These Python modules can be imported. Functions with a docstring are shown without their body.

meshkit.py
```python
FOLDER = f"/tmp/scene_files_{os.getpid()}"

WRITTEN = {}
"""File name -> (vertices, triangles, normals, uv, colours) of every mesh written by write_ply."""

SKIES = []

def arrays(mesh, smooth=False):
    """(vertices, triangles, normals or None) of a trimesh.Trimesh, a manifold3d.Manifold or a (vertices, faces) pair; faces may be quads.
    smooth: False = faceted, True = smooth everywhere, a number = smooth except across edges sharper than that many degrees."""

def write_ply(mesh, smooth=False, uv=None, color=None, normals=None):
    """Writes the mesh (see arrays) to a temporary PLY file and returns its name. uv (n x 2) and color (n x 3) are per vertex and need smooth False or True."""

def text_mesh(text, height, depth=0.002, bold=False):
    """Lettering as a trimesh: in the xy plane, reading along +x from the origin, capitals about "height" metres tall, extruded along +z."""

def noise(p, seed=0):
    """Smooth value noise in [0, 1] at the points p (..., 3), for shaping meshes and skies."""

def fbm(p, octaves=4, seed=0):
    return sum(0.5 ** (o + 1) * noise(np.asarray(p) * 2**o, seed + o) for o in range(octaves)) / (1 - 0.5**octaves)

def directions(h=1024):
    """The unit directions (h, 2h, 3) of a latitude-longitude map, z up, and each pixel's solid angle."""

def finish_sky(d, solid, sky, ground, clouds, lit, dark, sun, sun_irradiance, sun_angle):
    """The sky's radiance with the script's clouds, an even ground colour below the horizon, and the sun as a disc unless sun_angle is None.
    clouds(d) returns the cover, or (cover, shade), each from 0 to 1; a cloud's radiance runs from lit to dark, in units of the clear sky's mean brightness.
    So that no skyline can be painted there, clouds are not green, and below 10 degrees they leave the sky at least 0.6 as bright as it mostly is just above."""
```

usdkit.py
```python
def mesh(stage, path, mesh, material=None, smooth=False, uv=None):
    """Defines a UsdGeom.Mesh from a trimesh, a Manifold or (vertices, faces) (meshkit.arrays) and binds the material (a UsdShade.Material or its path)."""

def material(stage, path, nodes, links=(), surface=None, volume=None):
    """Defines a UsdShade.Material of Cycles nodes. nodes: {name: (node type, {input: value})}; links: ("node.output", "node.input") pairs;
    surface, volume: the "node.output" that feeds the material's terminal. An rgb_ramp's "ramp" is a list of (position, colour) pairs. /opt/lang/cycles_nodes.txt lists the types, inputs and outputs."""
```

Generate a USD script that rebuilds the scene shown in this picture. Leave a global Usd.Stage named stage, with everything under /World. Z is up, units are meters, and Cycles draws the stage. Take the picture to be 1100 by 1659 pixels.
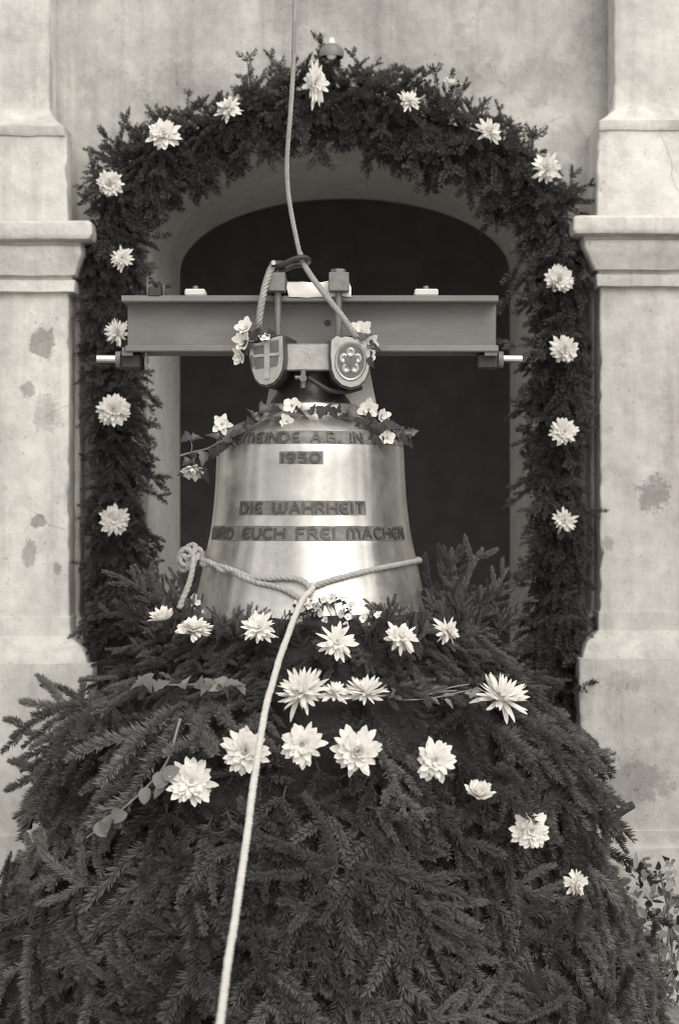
import math, random
import numpy as np
import trimesh
import shapely
from shapely.geometry import Polygon, LineString
from shapely.ops import unary_union
import meshkit, usdkit
from pxr import Usd, UsdGeom, UsdLux, UsdShade, Gf, Sdf, Vt

random.seed(7)
stage = Usd.Stage.CreateInMemory()
UsdGeom.SetStageUpAxis(stage, "Z")
UsdGeom.SetStageMetersPerUnit(stage, 1.0)
UsdGeom.Xform.Define(stage, "/World")
UsdGeom.Scope.Define(stage, "/World/Looks")

# ------------------------------------------------------------------ camera, sky, sun, exposure
EYE_Z = 1.75
cam = UsdGeom.Camera.Define(stage, "/World/camera")
cam.AddTranslateOp().Set(Gf.Vec3d(0, -6, EYE_Z))
cam.AddRotateXOp().Set(90)
cam.CreateHorizontalApertureAttr(36.0)
cam.CreateVerticalApertureAttr(36.0 * 1024 / 678)
cam.CreateFocalLengthAttr(36.0 * 6 / 2.2)
cam.CreateClippingRangeAttr(Gf.Vec2f(0.1, 500))
cam.CreateFStopAttr(3.4)
cam.CreateFocusDistanceAttr(5.75)
cam.CreateExposureAttr(0.96)

SUN = np.array([0.35, -0.75, 0.75])
SUN = SUN / np.linalg.norm(SUN)
sun = UsdLux.DistantLight.Define(stage, "/World/sun")
sun.CreateIntensityAttr(0.28)
sun.CreateAngleAttr(45.0)
sun.CreateNormalizeAttr(True)
sun.CreateColorAttr(Gf.Vec3f(1.0, 0.95, 0.86))
_q = Gf.Rotation(Gf.Vec3d(0, 0, -1), Gf.Vec3d(*(-SUN)))
sun.AddTransformOp().Set(Gf.Matrix4d().SetRotate(_q))

sky = UsdLux.DomeLight.Define(stage, "/World/sky")
skymat = usdkit.material(stage, "/World/Looks/overcast_sky", {
    "sky": ("sky_texture", {"sky_type": "single_scattering", "sun_disc": False, "sun_elevation": float(math.asin(SUN[2])),
                            "sun_rotation": float(math.atan2(SUN[0], SUN[1])), "air_density": 1.0, "aerosol_density": 3.0}),
    "hs": ("hsv", {"saturation": 0.12}),
    "co": ("texture_coordinate", {}),
    "mp": ("mapping", {"scale": (1.0, 1.0, 2.2)}),
    "no": ("noise_texture", {"scale": 2.6, "detail": 5.0, "roughness": 0.55}),
    "ra": ("rgb_ramp", {"ramp": [(0.30, (0.0, 0.0, 0.0)), (0.68, (1.0, 1.0, 1.0))]}),
    "cl": ("mix_color", {"blend_type": "mix", "a": (4.7, 4.6, 4.45), "b": (6.5, 6.35, 6.1)}),
    "mx": ("mix_color", {"blend_type": "mix", "fac": 0.75}),
    "bg": ("background_shader", {"strength": 0.12}),
}, [("sky.color", "hs.color"), ("co.generated", "mp.vector"), ("mp.vector", "no.vector"), ("no.fac", "ra.fac"), ("ra.color", "cl.fac"),
    ("hs.color", "mx.a"), ("cl.result", "mx.b"), ("mx.result", "bg.color")], surface="bg.background")
UsdShade.MaterialBindingAPI.Apply(sky.GetPrim()).Bind(skymat)
sky.GetPrim().SetCustomDataByKey("kind", "structure")
sky.GetPrim().SetCustomDataByKey("label", "pale overcast sky")

# ------------------------------------------------------------------ helpers
S0 = 0.002   # metres per photograph pixel at the bell's distance of 6 m


def W(px, py, y=0.0):
    """the point at depth y that a place in the picture shows"""
    s = S0 * (6.0 + y) / 6.0
    return np.array([(px - 550.0) * s, y, EYE_Z + (829.5 - py) * s])


used = {}


def numbered(path):
    n = used.get(path, -1) + 1
    used[path] = n
    return path if n == 0 else f"{path}_{n:03d}"


def data(prim, **kw):
    for k, v in kw.items():
        if v:
            prim.SetCustomDataByKey(k, v)


ORIGIN = {}


def thing(name, label, category, loc=(0, 0, 0), group=None, kind=None):
    x = UsdGeom.Xform.Define(stage, numbered("/World/" + name))
    x.AddTranslateOp().Set(Gf.Vec3d(*map(float, loc)))
    data(x.GetPrim(), label=label, category=category, group=group, kind=kind)
    ORIGIN[str(x.GetPath())] = np.array(loc, float)
    return x.GetPrim()


def sub(parent, name, label=None):
    x = UsdGeom.Xform.Define(stage, numbered(f"{parent.GetPath()}/{name}"))
    data(x.GetPrim(), label=label)
    ORIGIN[str(x.GetPath())] = ORIGIN.get(str(parent.GetPath()), np.zeros(3))
    return x.GetPrim()


def arr(m):
    if hasattr(m, "vertices"):
        return np.array(m.vertices, float), np.array(m.faces)
    return np.asarray(m[0], float), np.asarray(m[1])


def part(parent, name, m, material, smooth=False, label=None, kind=None):
    """a mesh given in world coordinates, placed under its thing"""
    v, f = arr(m)
    o = ORIGIN.get(str(parent.GetPath()), np.zeros(3))
    g = usdkit.mesh(stage, numbered(f"{parent.GetPath()}/{name}"), (v - o, f), material, smooth)
    ORIGIN[str(g.GetPath())] = o
    data(g.GetPrim(), label=label, kind=kind)
    return g.GetPrim()


def join(*ms):
    vs, fs, n = [], [], 0
    for m in ms:
        v, f = arr(m)
        if f.shape[1] == 4:
            f = np.vstack([f[:, [0, 1, 2]], f[:, [0, 2, 3]]])
        vs.append(v)
        fs.append(f + n)
        n += len(v)
    return np.vstack(vs), np.vstack(fs)


def box(lo, hi, bevel=0.0):
    lo, hi = np.minimum(lo, hi), np.maximum(lo, hi)
    if bevel <= 0:
        m = trimesh.creation.box(hi - lo)
        m.apply_translation((lo + hi) / 2)
        return m
    pts = []
    for sx in (0, 1):
        for sy in (0, 1):
            for sz in (0, 1):
                c = np.array([hi[0] if sx else lo[0], hi[1] if sy else lo[1], hi[2] if sz else lo[2]])
                sg = np.array([-1 if sx else 1, -1 if sy else 1, -1 if sz else 1]) * bevel
                for k in range(3):
                    p = c + sg
                    p[k] = c[k]
                    pts.append(p)
    return trimesh.convex.convex_hull(np.array(pts))


def cyl(p0, p1, r, n=20, r1=None):
    p0, p1 = np.asarray(p0, float), np.asarray(p1, float)
    d = p1 - p0
    L = np.linalg.norm(d)
    d = d / L
    a = np.cross(d, [0, 0, 1.0])
    if np.linalg.norm(a) < 1e-4:
        a = np.array([1.0, 0, 0])
    a /= np.linalg.norm(a)
    b = np.cross(d, a)
    t = np.arange(n) / n * 2 * np.pi + (0.27 if n == 6 else np.pi / n)
    ring = np.cos(t)[:, None] * a + np.sin(t)[:, None] * b
    r1 = r if r1 is None else r1
    v = np.vstack([p0 + ring * r, p1 + ring * r1, [p0], [p1]])
    i = np.arange(n)
    j = (i + 1) % n
    f = np.vstack([np.c_[i, j, j + n], np.c_[i, j + n, i + n], np.c_[j, i, np.full(n, 2 * n)], np.c_[i + n, j + n, np.full(n, 2 * n + 1)]])
    return v, f


def lathe(profile, c, n=96, cap=True):
    """profile: (radius, z) from bottom to top, about the vertical axis through c"""
    pr = np.array(profile, float)
    t = np.arange(n) / n * 2 * np.pi
    v = np.concatenate([np.c_[c[0] + r * np.cos(t), c[1] + r * np.sin(t), np.full(n, z)] for r, z in pr])
    i = np.arange(n)
    j = (i + 1) % n
    f = []
    for k in range(len(pr) - 1):
        a, b = k * n, (k + 1) * n
        f += [np.c_[a + i, a + j, b + j], np.c_[a + i, b + j, b + i]]
    if cap:
        v = np.vstack([v, [[c[0], c[1], pr[0][1]], [c[0], c[1], pr[-1][1]]]])
        m = len(pr) * n
        f += [np.c_[j, i, np.full(n, m)], np.c_[(len(pr) - 1) * n + i, (len(pr) - 1) * n + j, np.full(n, m + 1)]]
    return v, np.vstack(f)


def spline(pts, n):
    p = np.array(pts, float)
    p = np.vstack([2 * p[0] - p[1], p, 2 * p[-1] - p[-2]])
    seg = len(p) - 3
    out = []
    for u in np.linspace(0, seg - 1e-9, n):
        k = int(u)
        t = u - k
        a, b, c, d = p[k:k + 4]
        out.append(0.5 * ((2 * b) + (-a + c) * t + (2 * a - 5 * b + 4 * c - d) * t * t + (-a + 3 * b - 3 * c + d) * t ** 3))
    return np.array(out)


def even(pts, step):
    p = np.array(pts, float)
    s = np.r_[0, np.cumsum(np.linalg.norm(np.diff(p, axis=0), axis=1))]
    q = np.linspace(0, s[-1], max(2, int(s[-1] / step)))
    return np.c_[np.interp(q, s, p[:, 0]), np.interp(q, s, p[:, 1]), np.interp(q, s, p[:, 2])], q


def frames(p):
    t = np.gradient(p, axis=0)
    t /= np.linalg.norm(t, axis=1, keepdims=True) + 1e-12
    a = np.cross(t[0], [0.3, 1.0, 0.2])
    a /= np.linalg.norm(a)
    A = []
    for k in range(len(p)):
        a = a - t[k] * (a @ t[k])
        a /= np.linalg.norm(a) + 1e-12
        A.append(a)
    A = np.array(A)
    return t, A, np.cross(t, A)


def tube(p, r, n=8, cap=True):
    p = np.array(p, float)
    t, A, B = frames(p)
    r = np.broadcast_to(r, len(p))
    th = np.arange(n) / n * 2 * np.pi
    v = (p[:, None, :] + r[:, None, None] * (np.cos(th)[None, :, None] * A[:, None, :] + np.sin(th)[None, :, None] * B[:, None, :])).reshape(-1, 3)
    i = np.arange(n)
    j = (i + 1) % n
    f = []
    for k in range(len(p) - 1):
        a, b = k * n, (k + 1) * n
        f += [np.c_[a + i, a + j, b + j], np.c_[a + i, b + j, b + i]]
    if cap:
        m = len(v)
        v = np.vstack([v, p[[0]], p[[-1]]])
        f += [np.c_[j, i, np.full(n, m)], np.c_[m - n + i, m - n + j, np.full(n, m + 1)]]
    return v, np.vstack(f)


def rope(pts, r, pitch, strands=3, step=0.006, fuzz=0.0, n=7, seed=1, thick=0.60):
    """strands laid round a path"""
    p, q = even(spline(pts, max(60, 14 * len(pts))), step)
    rg = np.random.default_rng(seed)
    if fuzz:
        p = p + (meshkit.noise(np.c_[q * 9, q * 0, q * 0 + 3.3], seed)[:, None] - 0.5) * fuzz * np.array([1, 0.3, 1])
    t, A, B = frames(p)
    ms = []
    for k in range(strands):
        ph = 2 * np.pi * (q / pitch + k / strands)
        rs = r * (0.68 if strands == 3 else 0.50)
        c = p + (r - rs)* 1.05 * (np.cos(ph)[:, None] * A + np.sin(ph)[:, None] * B)
        ms.append(tube(c, rs * (1 + 0.08 * rg.standard_normal(len(c)) * (fuzz > 0)), n))
    return join(*ms)


def unit(v):
    v = np.asarray(v, float)
    return v / (np.linalg.norm(v) + 1e-12)


def frame_matrix(pos, x, up, s=1.0):
    x = unit(x)
    z = np.asarray(up, float) - x * (np.asarray(up) @ x)
    if np.linalg.norm(z) < 1e-3:
        z = np.cross(x, [0.31, 0.7, 0.2])
    z = unit(z)
    y = np.cross(z, x)
    M = np.eye(4)
    M[:3, 0], M[:3, 1], M[:3, 2], M[:3, 3] = x * s, y * s, z * s, pos
    return M


def gfm(M):
    return Gf.Matrix4d(*M.T.ravel().tolist())


# ------------------------------------------------------------------ materials
def tone(v):
    return (v, v * 0.975, v * 0.925)


def plain(name, v, rough=0.6, metallic=0.0, var=0.15, scale=8.0, bump=0.0, bump_scale=60.0, spec=0.5, stretch=(1, 1, 1), isl=0.0, objr=0.0):
    nodes = {
        "g": ("geometry", {}),
        "mp": ("mapping", {"scale": stretch}),
        "n": ("noise_texture", {"scale": scale, "detail": 5.0, "roughness": 0.6}),
        "r": ("map_range", {"from_min": 0.25, "from_max": 0.75, "to_min": 1 - var, "to_max": 1 + var}),
        "c": ("vector_math", {"math_type": "scale", "vector1": tone(v)}),
        "p": ("principled_bsdf", {"roughness": rough, "metallic": metallic, "specular_ior_level": spec}),
    }
    links = [("g.position", "mp.vector"), ("mp.vector", "n.vector"), ("n.fac", "r.value")]
    last = "r.result"
    if isl:
        nodes["ri"] = ("map_range", {"from_min": 0.0, "from_max": 1.0, "to_min": 1 - isl, "to_max": 1 + isl})
        nodes["m1"] = ("math", {"math_type": "multiply"})
        links += [("g.random_per_island", "ri.value"), (last, "m1.value1"), ("ri.result", "m1.value2")]
        last = "m1.value"
    if objr:
        nodes["oi"] = ("object_info", {})
        nodes["ro"] = ("map_range", {"from_min": 0.0, "from_max": 1.0, "to_min": 1 - objr, "to_max": 1 + objr})
        nodes["m2"] = ("math", {"math_type": "multiply"})
        links += [("oi.random", "ro.value"), (last, "m2.value1"), ("ro.result", "m2.value2")]
        last = "m2.value"
    links += [(last, "c.scale"), ("c.vector", "p.base_color")]
    if bump:
        nodes["n2"] = ("noise_texture", {"scale": bump_scale, "detail": 4.0, "roughness": 0.6})
        nodes["b"] = ("bump", {"strength": 1.0, "distance": bump})
        links += [("mp.vector", "n2.vector"), ("n2.fac", "b.height"), ("b.normal", "p.normal")]
    return usdkit.material(stage, "/World/Looks/" + name, nodes, links, surface="p.BSDF")


def plaster(name, v, patch=0.35, stains=()):
    """lime plaster: soft grey clouding, pits, chalky patches and the damp spots that this wall has"""
    nodes = {
        "g": ("geometry", {}),
        "n1": ("noise_texture", {"scale": 2.1, "detail": 6.0, "roughness": 0.62, "distortion": 0.4}),
        "r1": ("map_range", {"from_min": 0.36, "from_max": 0.66, "to_min": 1 - patch, "to_max": 1.06, "clamp": True}),
        "n2": ("noise_texture", {"scale": 17.0, "detail": 5.0, "roughness": 0.65}),
        "r2": ("map_range", {"from_min": 0.3, "from_max": 0.7, "to_min": 0.87, "to_max": 1.08}),
        "n3": ("noise_texture", {"scale": 46.0, "detail": 3.0, "roughness": 0.5}),
        "r3": ("map_range", {"from_min": 0.66, "from_max": 0.74, "to_min": 1.0, "to_max": 0.72, "clamp": True}),
        "a": ("math", {"math_type": "multiply"}),
        "b": ("math", {"math_type": "multiply"}),
        "c": ("vector_math", {"math_type": "scale", "vector1": tone(v)}),
        "nb": ("noise_texture", {"scale": 38.0, "detail": 6.0, "roughness": 0.7}),
        "bu": ("bump", {"strength": 0.7, "distance": 0.006}),
        "p": ("principled_bsdf", {"roughness": 0.9, "specular_ior_level": 0.2}),
    }
    links = [("g.position", f"{k}.vector") for k in ("n1", "n2", "n3", "nb")]
    links += [("n1.fac", "r1.value"), ("n2.fac", "r2.value"), ("n3.fac", "r3.value"), ("r1.result", "a.value1"), ("r2.result", "a.value2"),
              ("a.value", "b.value1"), ("r3.result", "b.value2"), ("nb.fac", "bu.height"), ("bu.normal", "p.normal")]
    nodes.update({
        "n4": ("noise_texture", {"scale": 3.1, "detail": 9.0, "roughness": 0.68, "distortion": 0.3}),
        "r4": ("map_range", {"from_min": 0.535, "from_max": 0.575, "to_min": 1.0, "to_max": 1 - 0.38 * patch, "clamp": True}),
        "streak_map": ("mapping", {"scale": (1.0, 1.0, 0.07)}),
        "n5": ("noise_texture", {"scale": 15.0, "detail": 4.0, "roughness": 0.6}),
        "r5": ("map_range", {"from_min": 0.48, "from_max": 0.72, "to_min": 1.0, "to_max": 1 - 0.7 * patch, "clamp": True}),
        "nw": ("noise_texture", {"scale": 5.0, "detail": 4.0}),
        "mw": ("mix_vector", {"fac": 0.09}),
        "vc": ("voronoi_texture", {"feature": "distance_to_edge", "scale": 1.7}),
        "r6": ("map_range", {"from_min": 0.0015, "from_max": 0.006, "to_min": 0.74, "to_max": 1.0, "clamp": True}),
        "r7": ("map_range", {"from_min": 0.60, "from_max": 0.66, "to_min": 0.0, "to_max": 1.0, "clamp": True}),
        "x6": ("mix_float", {"a": 1.0}),
        "b4": ("math", {"math_type": "multiply"}), "b5": ("math", {"math_type": "multiply"}), "b6": ("math", {"math_type": "multiply"}),
    })
    links += [("g.position", "n4.vector"), ("n4.fac", "r4.value"), ("g.position", "streak_map.vector"), ("streak_map.vector", "n5.vector"), ("n5.fac", "r5.value"),
              ("g.position", "nw.vector"), ("g.position", "mw.a"), ("nw.color", "mw.b"), ("mw.result", "vc.vector"), ("vc.distance", "r6.value"),
              ("n1.fac", "r7.value"), ("r7.result", "x6.fac"), ("r6.result", "x6.b"),
              ("b.value", "b4.value1"), ("r4.result", "b4.value2"), ("b4.value", "b5.value1"), ("r5.result", "b5.value2"), ("b5.value", "b6.value1"), ("x6.result", "b6.value2")]
    last = "b6.value"
    if stains:
        nodes["ns"] = ("noise_texture", {"scale": 26.0, "detail": 7.0, "roughness": 0.85})
        links.append(("g.position", "ns.vector"))
    for k, (x, z, rx, rz, how) in enumerate(stains):
        nodes[f"s{k}"] = ("vector_math", {"math_type": "subtract", "vector2": (x, 0.75, z)})
        nodes[f"t{k}"] = ("vector_math", {"math_type": "multiply", "vector2": (1 / rx, 0.0, 1 / rz)})
        nodes[f"u{k}"] = ("vector_math", {"math_type": "length"})
        nodes[f"w{k}"] = ("math", {"math_type": "multiply_add", "value2": 0.33})
        nodes[f"m{k}"] = ("map_range", {"from_min": 0.735, "from_max": 0.80, "to_min": how, "to_max": 1.0, "clamp": True})
        nodes[f"q{k}"] = ("math", {"math_type": "multiply"})
        links += [("g.position", f"s{k}.vector1"), (f"s{k}.vector", f"t{k}.vector1"), (f"t{k}.vector", f"u{k}.vector1"), (f"u{k}.value", f"w{k}.value1"),
                  ("ns.fac", f"w{k}.value3"), (f"w{k}.value", f"m{k}.value"), (last, f"q{k}.value1"), (f"m{k}.result", f"q{k}.value2")]
        last = f"q{k}.value"
    links += [(last, "c.scale"), ("c.vector", "p.base_color")]
    return usdkit.material(stage, "/World/Looks/" + name, nodes, links, surface="p.BSDF")


def stain(px, py, rx, ry, how):
    p = W(px, py, 0.75)
    return (p[0], p[2], rx * 0.00225, ry * 0.00225, how)


M_WALL = plaster("wall_plaster", 0.50, 0.36, [stain(300, 120, 90, 60, 0.86), stain(160, 120, 60, 45, 0.86), stain(880, 100, 60, 50, 0.84), stain(780, 95, 40, 30, 0.86)])
M_PIL = plaster("pilaster_plaster", 0.64, 0.27, [stain(68, 555, 22, 34, 0.5), stain(75, 670, 24, 34, 0.74), stain(62, 845, 13, 12, 0.5), stain(48, 898, 14, 26, 0.6),
                                              stain(1060, 800, 30, 36, 0.6), stain(985, 880, 10, 14, 0.7), stain(1020, 1260, 70, 40, 0.72), stain(1000, 1100, 40, 20, 0.8),
                                              stain(92, 920, 7, 14, 0.6), stain(45, 630, 12, 16, 0.62)])
M_REV = plaster("reveal_plaster", 0.62, 0.12)
M_DARK = plain("dark_interior", 0.30, 0.9, var=0.2)
M_GROUND = plain("gravel", 0.38, 0.95, var=0.4, scale=30, bump=0.01, bump_scale=90)
M_STEEL = plain("painted_steel", 0.155, 0.5, var=0.3, scale=9, stretch=(0.35, 1, 1), bump=0.0008, bump_scale=130)
M_IRON = plain("dark_iron", 0.035, 0.5, metallic=0.3, var=0.3, scale=30, bump=0.0008, bump_scale=150)
M_BOLT = plain("bolt_steel", 0.17, 0.45, metallic=0.4, var=0.25, scale=40, bump=0.0006, bump_scale=160)
M_SHAFT = plain("bright_turned_steel", 0.75, 0.3, metallic=1.0, var=0.06, scale=20)
M_CLOTH = plain("white_cloth", 0.78, 0.9, var=0.05, scale=20, bump=0.002, bump_scale=40)
M_ROPE = plain("hemp_rope", 0.31, 0.9, var=0.16, scale=60, bump=0.0012, bump_scale=260)
M_ROPE_NEW = plain("pale_hemp_rope", 0.47, 0.9, var=0.14, scale=60, bump=0.0012, bump_scale=260)
M_CABLE = plain("wire_cable", 0.27, 0.6, metallic=0.2, var=0.15, scale=50)
M_CASTBAND = plain("rough_cast_band", 0.16, 0.6, metallic=0.45, var=0.35, scale=45, bump=0.002, bump_scale=160)
M_LETTER = plain("raised_lettering", 0.075, 0.5, metallic=0.5, var=0.3, scale=60)
M_CROWN = plain("crown_bronze", 0.075, 0.42, metallic=0.7, var=0.3, scale=18, bump=0.001, bump_scale=90)
M_CREST = plain("filed_bronze", 0.34, 0.42, metallic=0.8, var=0.2, scale=26, bump=0.0008, bump_scale=120)
M_CRESTD = plain("cast_bronze_field", 0.13, 0.55, metallic=0.7, var=0.25, scale=26)
M_PLATE = plain("grey_plate", 0.55, 0.6, var=0.06)
M_PORCELAIN = plain("pale_porcelain", 0.6, 0.25, var=0.04)
M_WOODY = plain("fir_bark", 0.045, 0.85, var=0.3, scale=40)
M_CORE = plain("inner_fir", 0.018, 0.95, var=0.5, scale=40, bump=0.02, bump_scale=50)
M_STEM = plain("pale_stem", 0.20, 0.8, var=0.2, scale=40)


def bell_bronze():
    nodes = {
        "g": ("geometry", {}),
        "s": ("vector_math", {"math_type": "subtract", "vector2": tuple(BELL)}),
        "x": ("separate_xyz", {}),
        "at": ("math", {"math_type": "arctan2"}),
        "ny": ("math", {"math_type": "multiply", "value2": -1.0}),
        "k": ("combine_xyz", {}),
        "zz": ("math", {"math_type": "multiply", "value2": 0.35}),
        "n1": ("noise_texture", {"scale": 2.6, "detail": 2.0, "roughness": 0.6}),
        "n2": ("noise_texture", {"scale": 22.0, "detail": 3.0, "roughness": 0.6}),
        "kz": ("combine_xyz", {}),
        "za": ("math", {"math_type": "multiply", "value2": 0.05}),
        "n3": ("noise_texture", {"scale": 6.5, "detail": 8.0, "roughness": 0.72, "distortion": 0.6}),
        "c1": ("rgb_ramp", {"ramp": [(0.34, tone(0.42)), (0.5, tone(0.57)), (0.64, tone(0.69))]}),
        "r3": ("map_range", {"from_min": 0.3, "from_max": 0.7, "to_min": 0.70, "to_max": 1.12}),
        "c2": ("vector_math", {"math_type": "scale"}),
        "rr": ("map_range", {"from_min": 0.3, "from_max": 0.7, "to_min": 0.34, "to_max": 0.50}),
        "b": ("bump", {"strength": 0.12, "distance": 0.0004}),
        "b2": ("bump", {"strength": 0.5, "distance": 0.015}),
        "p": ("principled_bsdf", {"metallic": 1.0}),
    }
    links = [("g.position", "s.vector1"), ("s.vector", "x.vector"), ("x.x", "at.value1"), ("x.y", "ny.value1"), ("ny.value", "at.value2"), ("at.value", "k.x"), ("x.z", "zz.value1"), ("zz.value", "k.z"),
             ("k.vector", "n1.vector"), ("at.value", "za.value1"), ("za.value", "kz.x"), ("x.z", "kz.z"), ("kz.vector", "n2.vector"), ("s.vector", "n3.vector"),
             ("n1.fac", "c1.fac"), ("n3.fac", "r3.value"), ("c1.color", "c2.vector1"), ("r3.result", "c2.scale"), ("c2.vector", "p.base_color"),
             ("n3.fac", "rr.value"), ("rr.result", "p.roughness"), ("n2.fac", "b.height"), ("n1.fac", "b2.height"), ("b.normal", "b2.normal"), ("b2.normal", "p.normal")]
    return usdkit.material(stage, "/World/Looks/polished_bell_bronze", nodes, links, surface="p.BSDF")


def leafy(name, v, trans=0.3, isl=0.3, objr=0.3, rough=0.55, spec=0.4):
    nodes = {
        "g": ("geometry", {}), "oi": ("object_info", {}),
        "ri": ("map_range", {"to_min": 1 - isl, "to_max": 1 + isl}),
        "ro": ("map_range", {"to_min": 1 - objr, "to_max": 1 + objr}),
        "m": ("math", {"math_type": "multiply"}),
        "c": ("vector_math", {"math_type": "scale", "vector1": tone(v)}),
        "p": ("principled_bsdf", {"roughness": rough, "specular_ior_level": spec}),
        "t": ("translucent_bsdf", {}),
        "x": ("mix_closure", {"fac": trans}),
    }
    links = [("g.random_per_island", "ri.value"), ("oi.random", "ro.value"), ("ri.result", "m.value1"), ("ro.result", "m.value2"), ("m.value", "c.scale"),
             ("c.vector", "p.base_color"), ("c.vector", "t.color"), ("p.BSDF", "x.closure1"), ("t.BSDF", "x.closure2")]
    return usdkit.material(stage, "/World/Looks/" + name, nodes, links, surface="x.closure")


M_NEEDLE = leafy("fir_needles", 0.18, 0.25, 0.35, 0.62, 0.5, 0.45)
M_NEEDLE2 = leafy("garland_needles", 0.125, 0.15, 0.35, 0.4, 0.55, 0.3)
M_PETAL = leafy("white_petals", 0.80, 0.25, 0.05, 0.06, 0.7, 0.2)
M_PETAL_SHADE = leafy("cream_petals", 0.62, 0.25, 0.08, 0.08, 0.7, 0.2)
M_HEART = leafy("flower_centre", 0.42, 0.1, 0.2, 0.1, 0.8, 0.2)
M_LEAF = leafy("grey_green_leaves", 0.26, 0.25, 0.3, 0.2, 0.5, 0.5)
M_IVY = leafy("ivy_leaves", 0.10, 0.2, 0.45, 0.2, 0.4, 0.5)
M_PALELEAF = leafy("pale_dry_leaves", 0.45, 0.25, 0.35, 0.1, 0.8, 0.2)

# ------------------------------------------------------------------ ground
g = usdkit.mesh(stage, "/World/ground", (np.array([[-80, -80, 0], [80, -80, 0], [80, 80, 0], [-80, 80, 0.0]]), np.array([[0, 1, 2, 3]])), M_GROUND)
data(g.GetPrim(), label="grey gravel ground in front of the church", kind="structure")

# ------------------------------------------------------------------ church front
WALL_Y, INNER_Y = 1.02, 1.90
church = thing("church", "weathered pale plaster church facade with a deep dark arched doorway between pilasters", "church", (0, WALL_Y, 0))


def arch_curve(cx, half, spring, apex, y, n=40, expo=1.0):
    sp = W(cx, spring, y)
    ap = W(cx, apex, y)
    h = half * S0 * (6 + y) / 6
    t = np.linspace(0, np.pi, n)
    x = sp[0] - h * np.cos(t)
    z = sp[2] + (ap[2] - sp[2]) * np.sin(t) ** expo
    return np.vstack([[[x[0], 0.0]], np.c_[x, z], [[x[-1], 0.0]]])


def legs(c, k=24):
    """the arch outline with its upright sides cut fine"""
    a = np.c_[np.full(k, c[0][0]), np.linspace(0, c[1][1], k, endpoint=False)]
    b = np.c_[np.full(k, c[-1][0]), np.linspace(c[-2][1], 0, k + 1)[1:]]
    return np.vstack([a, c[1:-1], b])


outer = arch_curve(561, 322, 385, 222, WALL_Y)
inner = arch_curve(559, 269, 440, 318, INNER_Y)


def sheet_with_hole(hole, x0, x1, z1, y, back):
    poly = Polygon([(x0, 0), (x1, 0), (x1, z1), (x0, z1)]).difference(Polygon(hole).buffer(0.0))
    m = trimesh.creation.extrude_polygon(poly, back, engine="earcut")
    v = np.array(m.vertices)
    v = np.c_[v[:, 0], y + v[:, 2], v[:, 1]]
    return v, np.array(m.faces)[:, ::-1]


part(church, "wall", sheet_with_hole(outer, -4.5, 4.5, 6.5, WALL_Y, 0.06), M_WALL)
part(church, "doorway_frame", sheet_with_hole(inner, -3.0, 3.0, 4.5, INNER_Y, 0.05), M_REV)
oc, ic = legs(outer), legs(inner)
K = 10
vs = []
for k in range(K + 1):
    t = k / K
    c = oc * (1 - t) + ic * t
    y = (WALL_Y + 0.003) * (1 - t) + (INNER_Y + 0.01) * t
    vs.append(np.c_[c[:, 0], np.full(len(c), y), c[:, 1]])
n = len(oc)
vs = np.concatenate(vs)
nz = meshkit.fbm(vs * 5.0, 3, 4)[:, None] - 0.5
inw = np.c_[-(vs[:, 0] - W(560, 600, 1.4)[0]), np.zeros(len(vs)), -(vs[:, 2] - 1.6)]
inw /= np.linalg.norm(inw, axis=1, keepdims=True)
vs = vs + inw * np.abs(nz) * 0.012
fs = []
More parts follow.
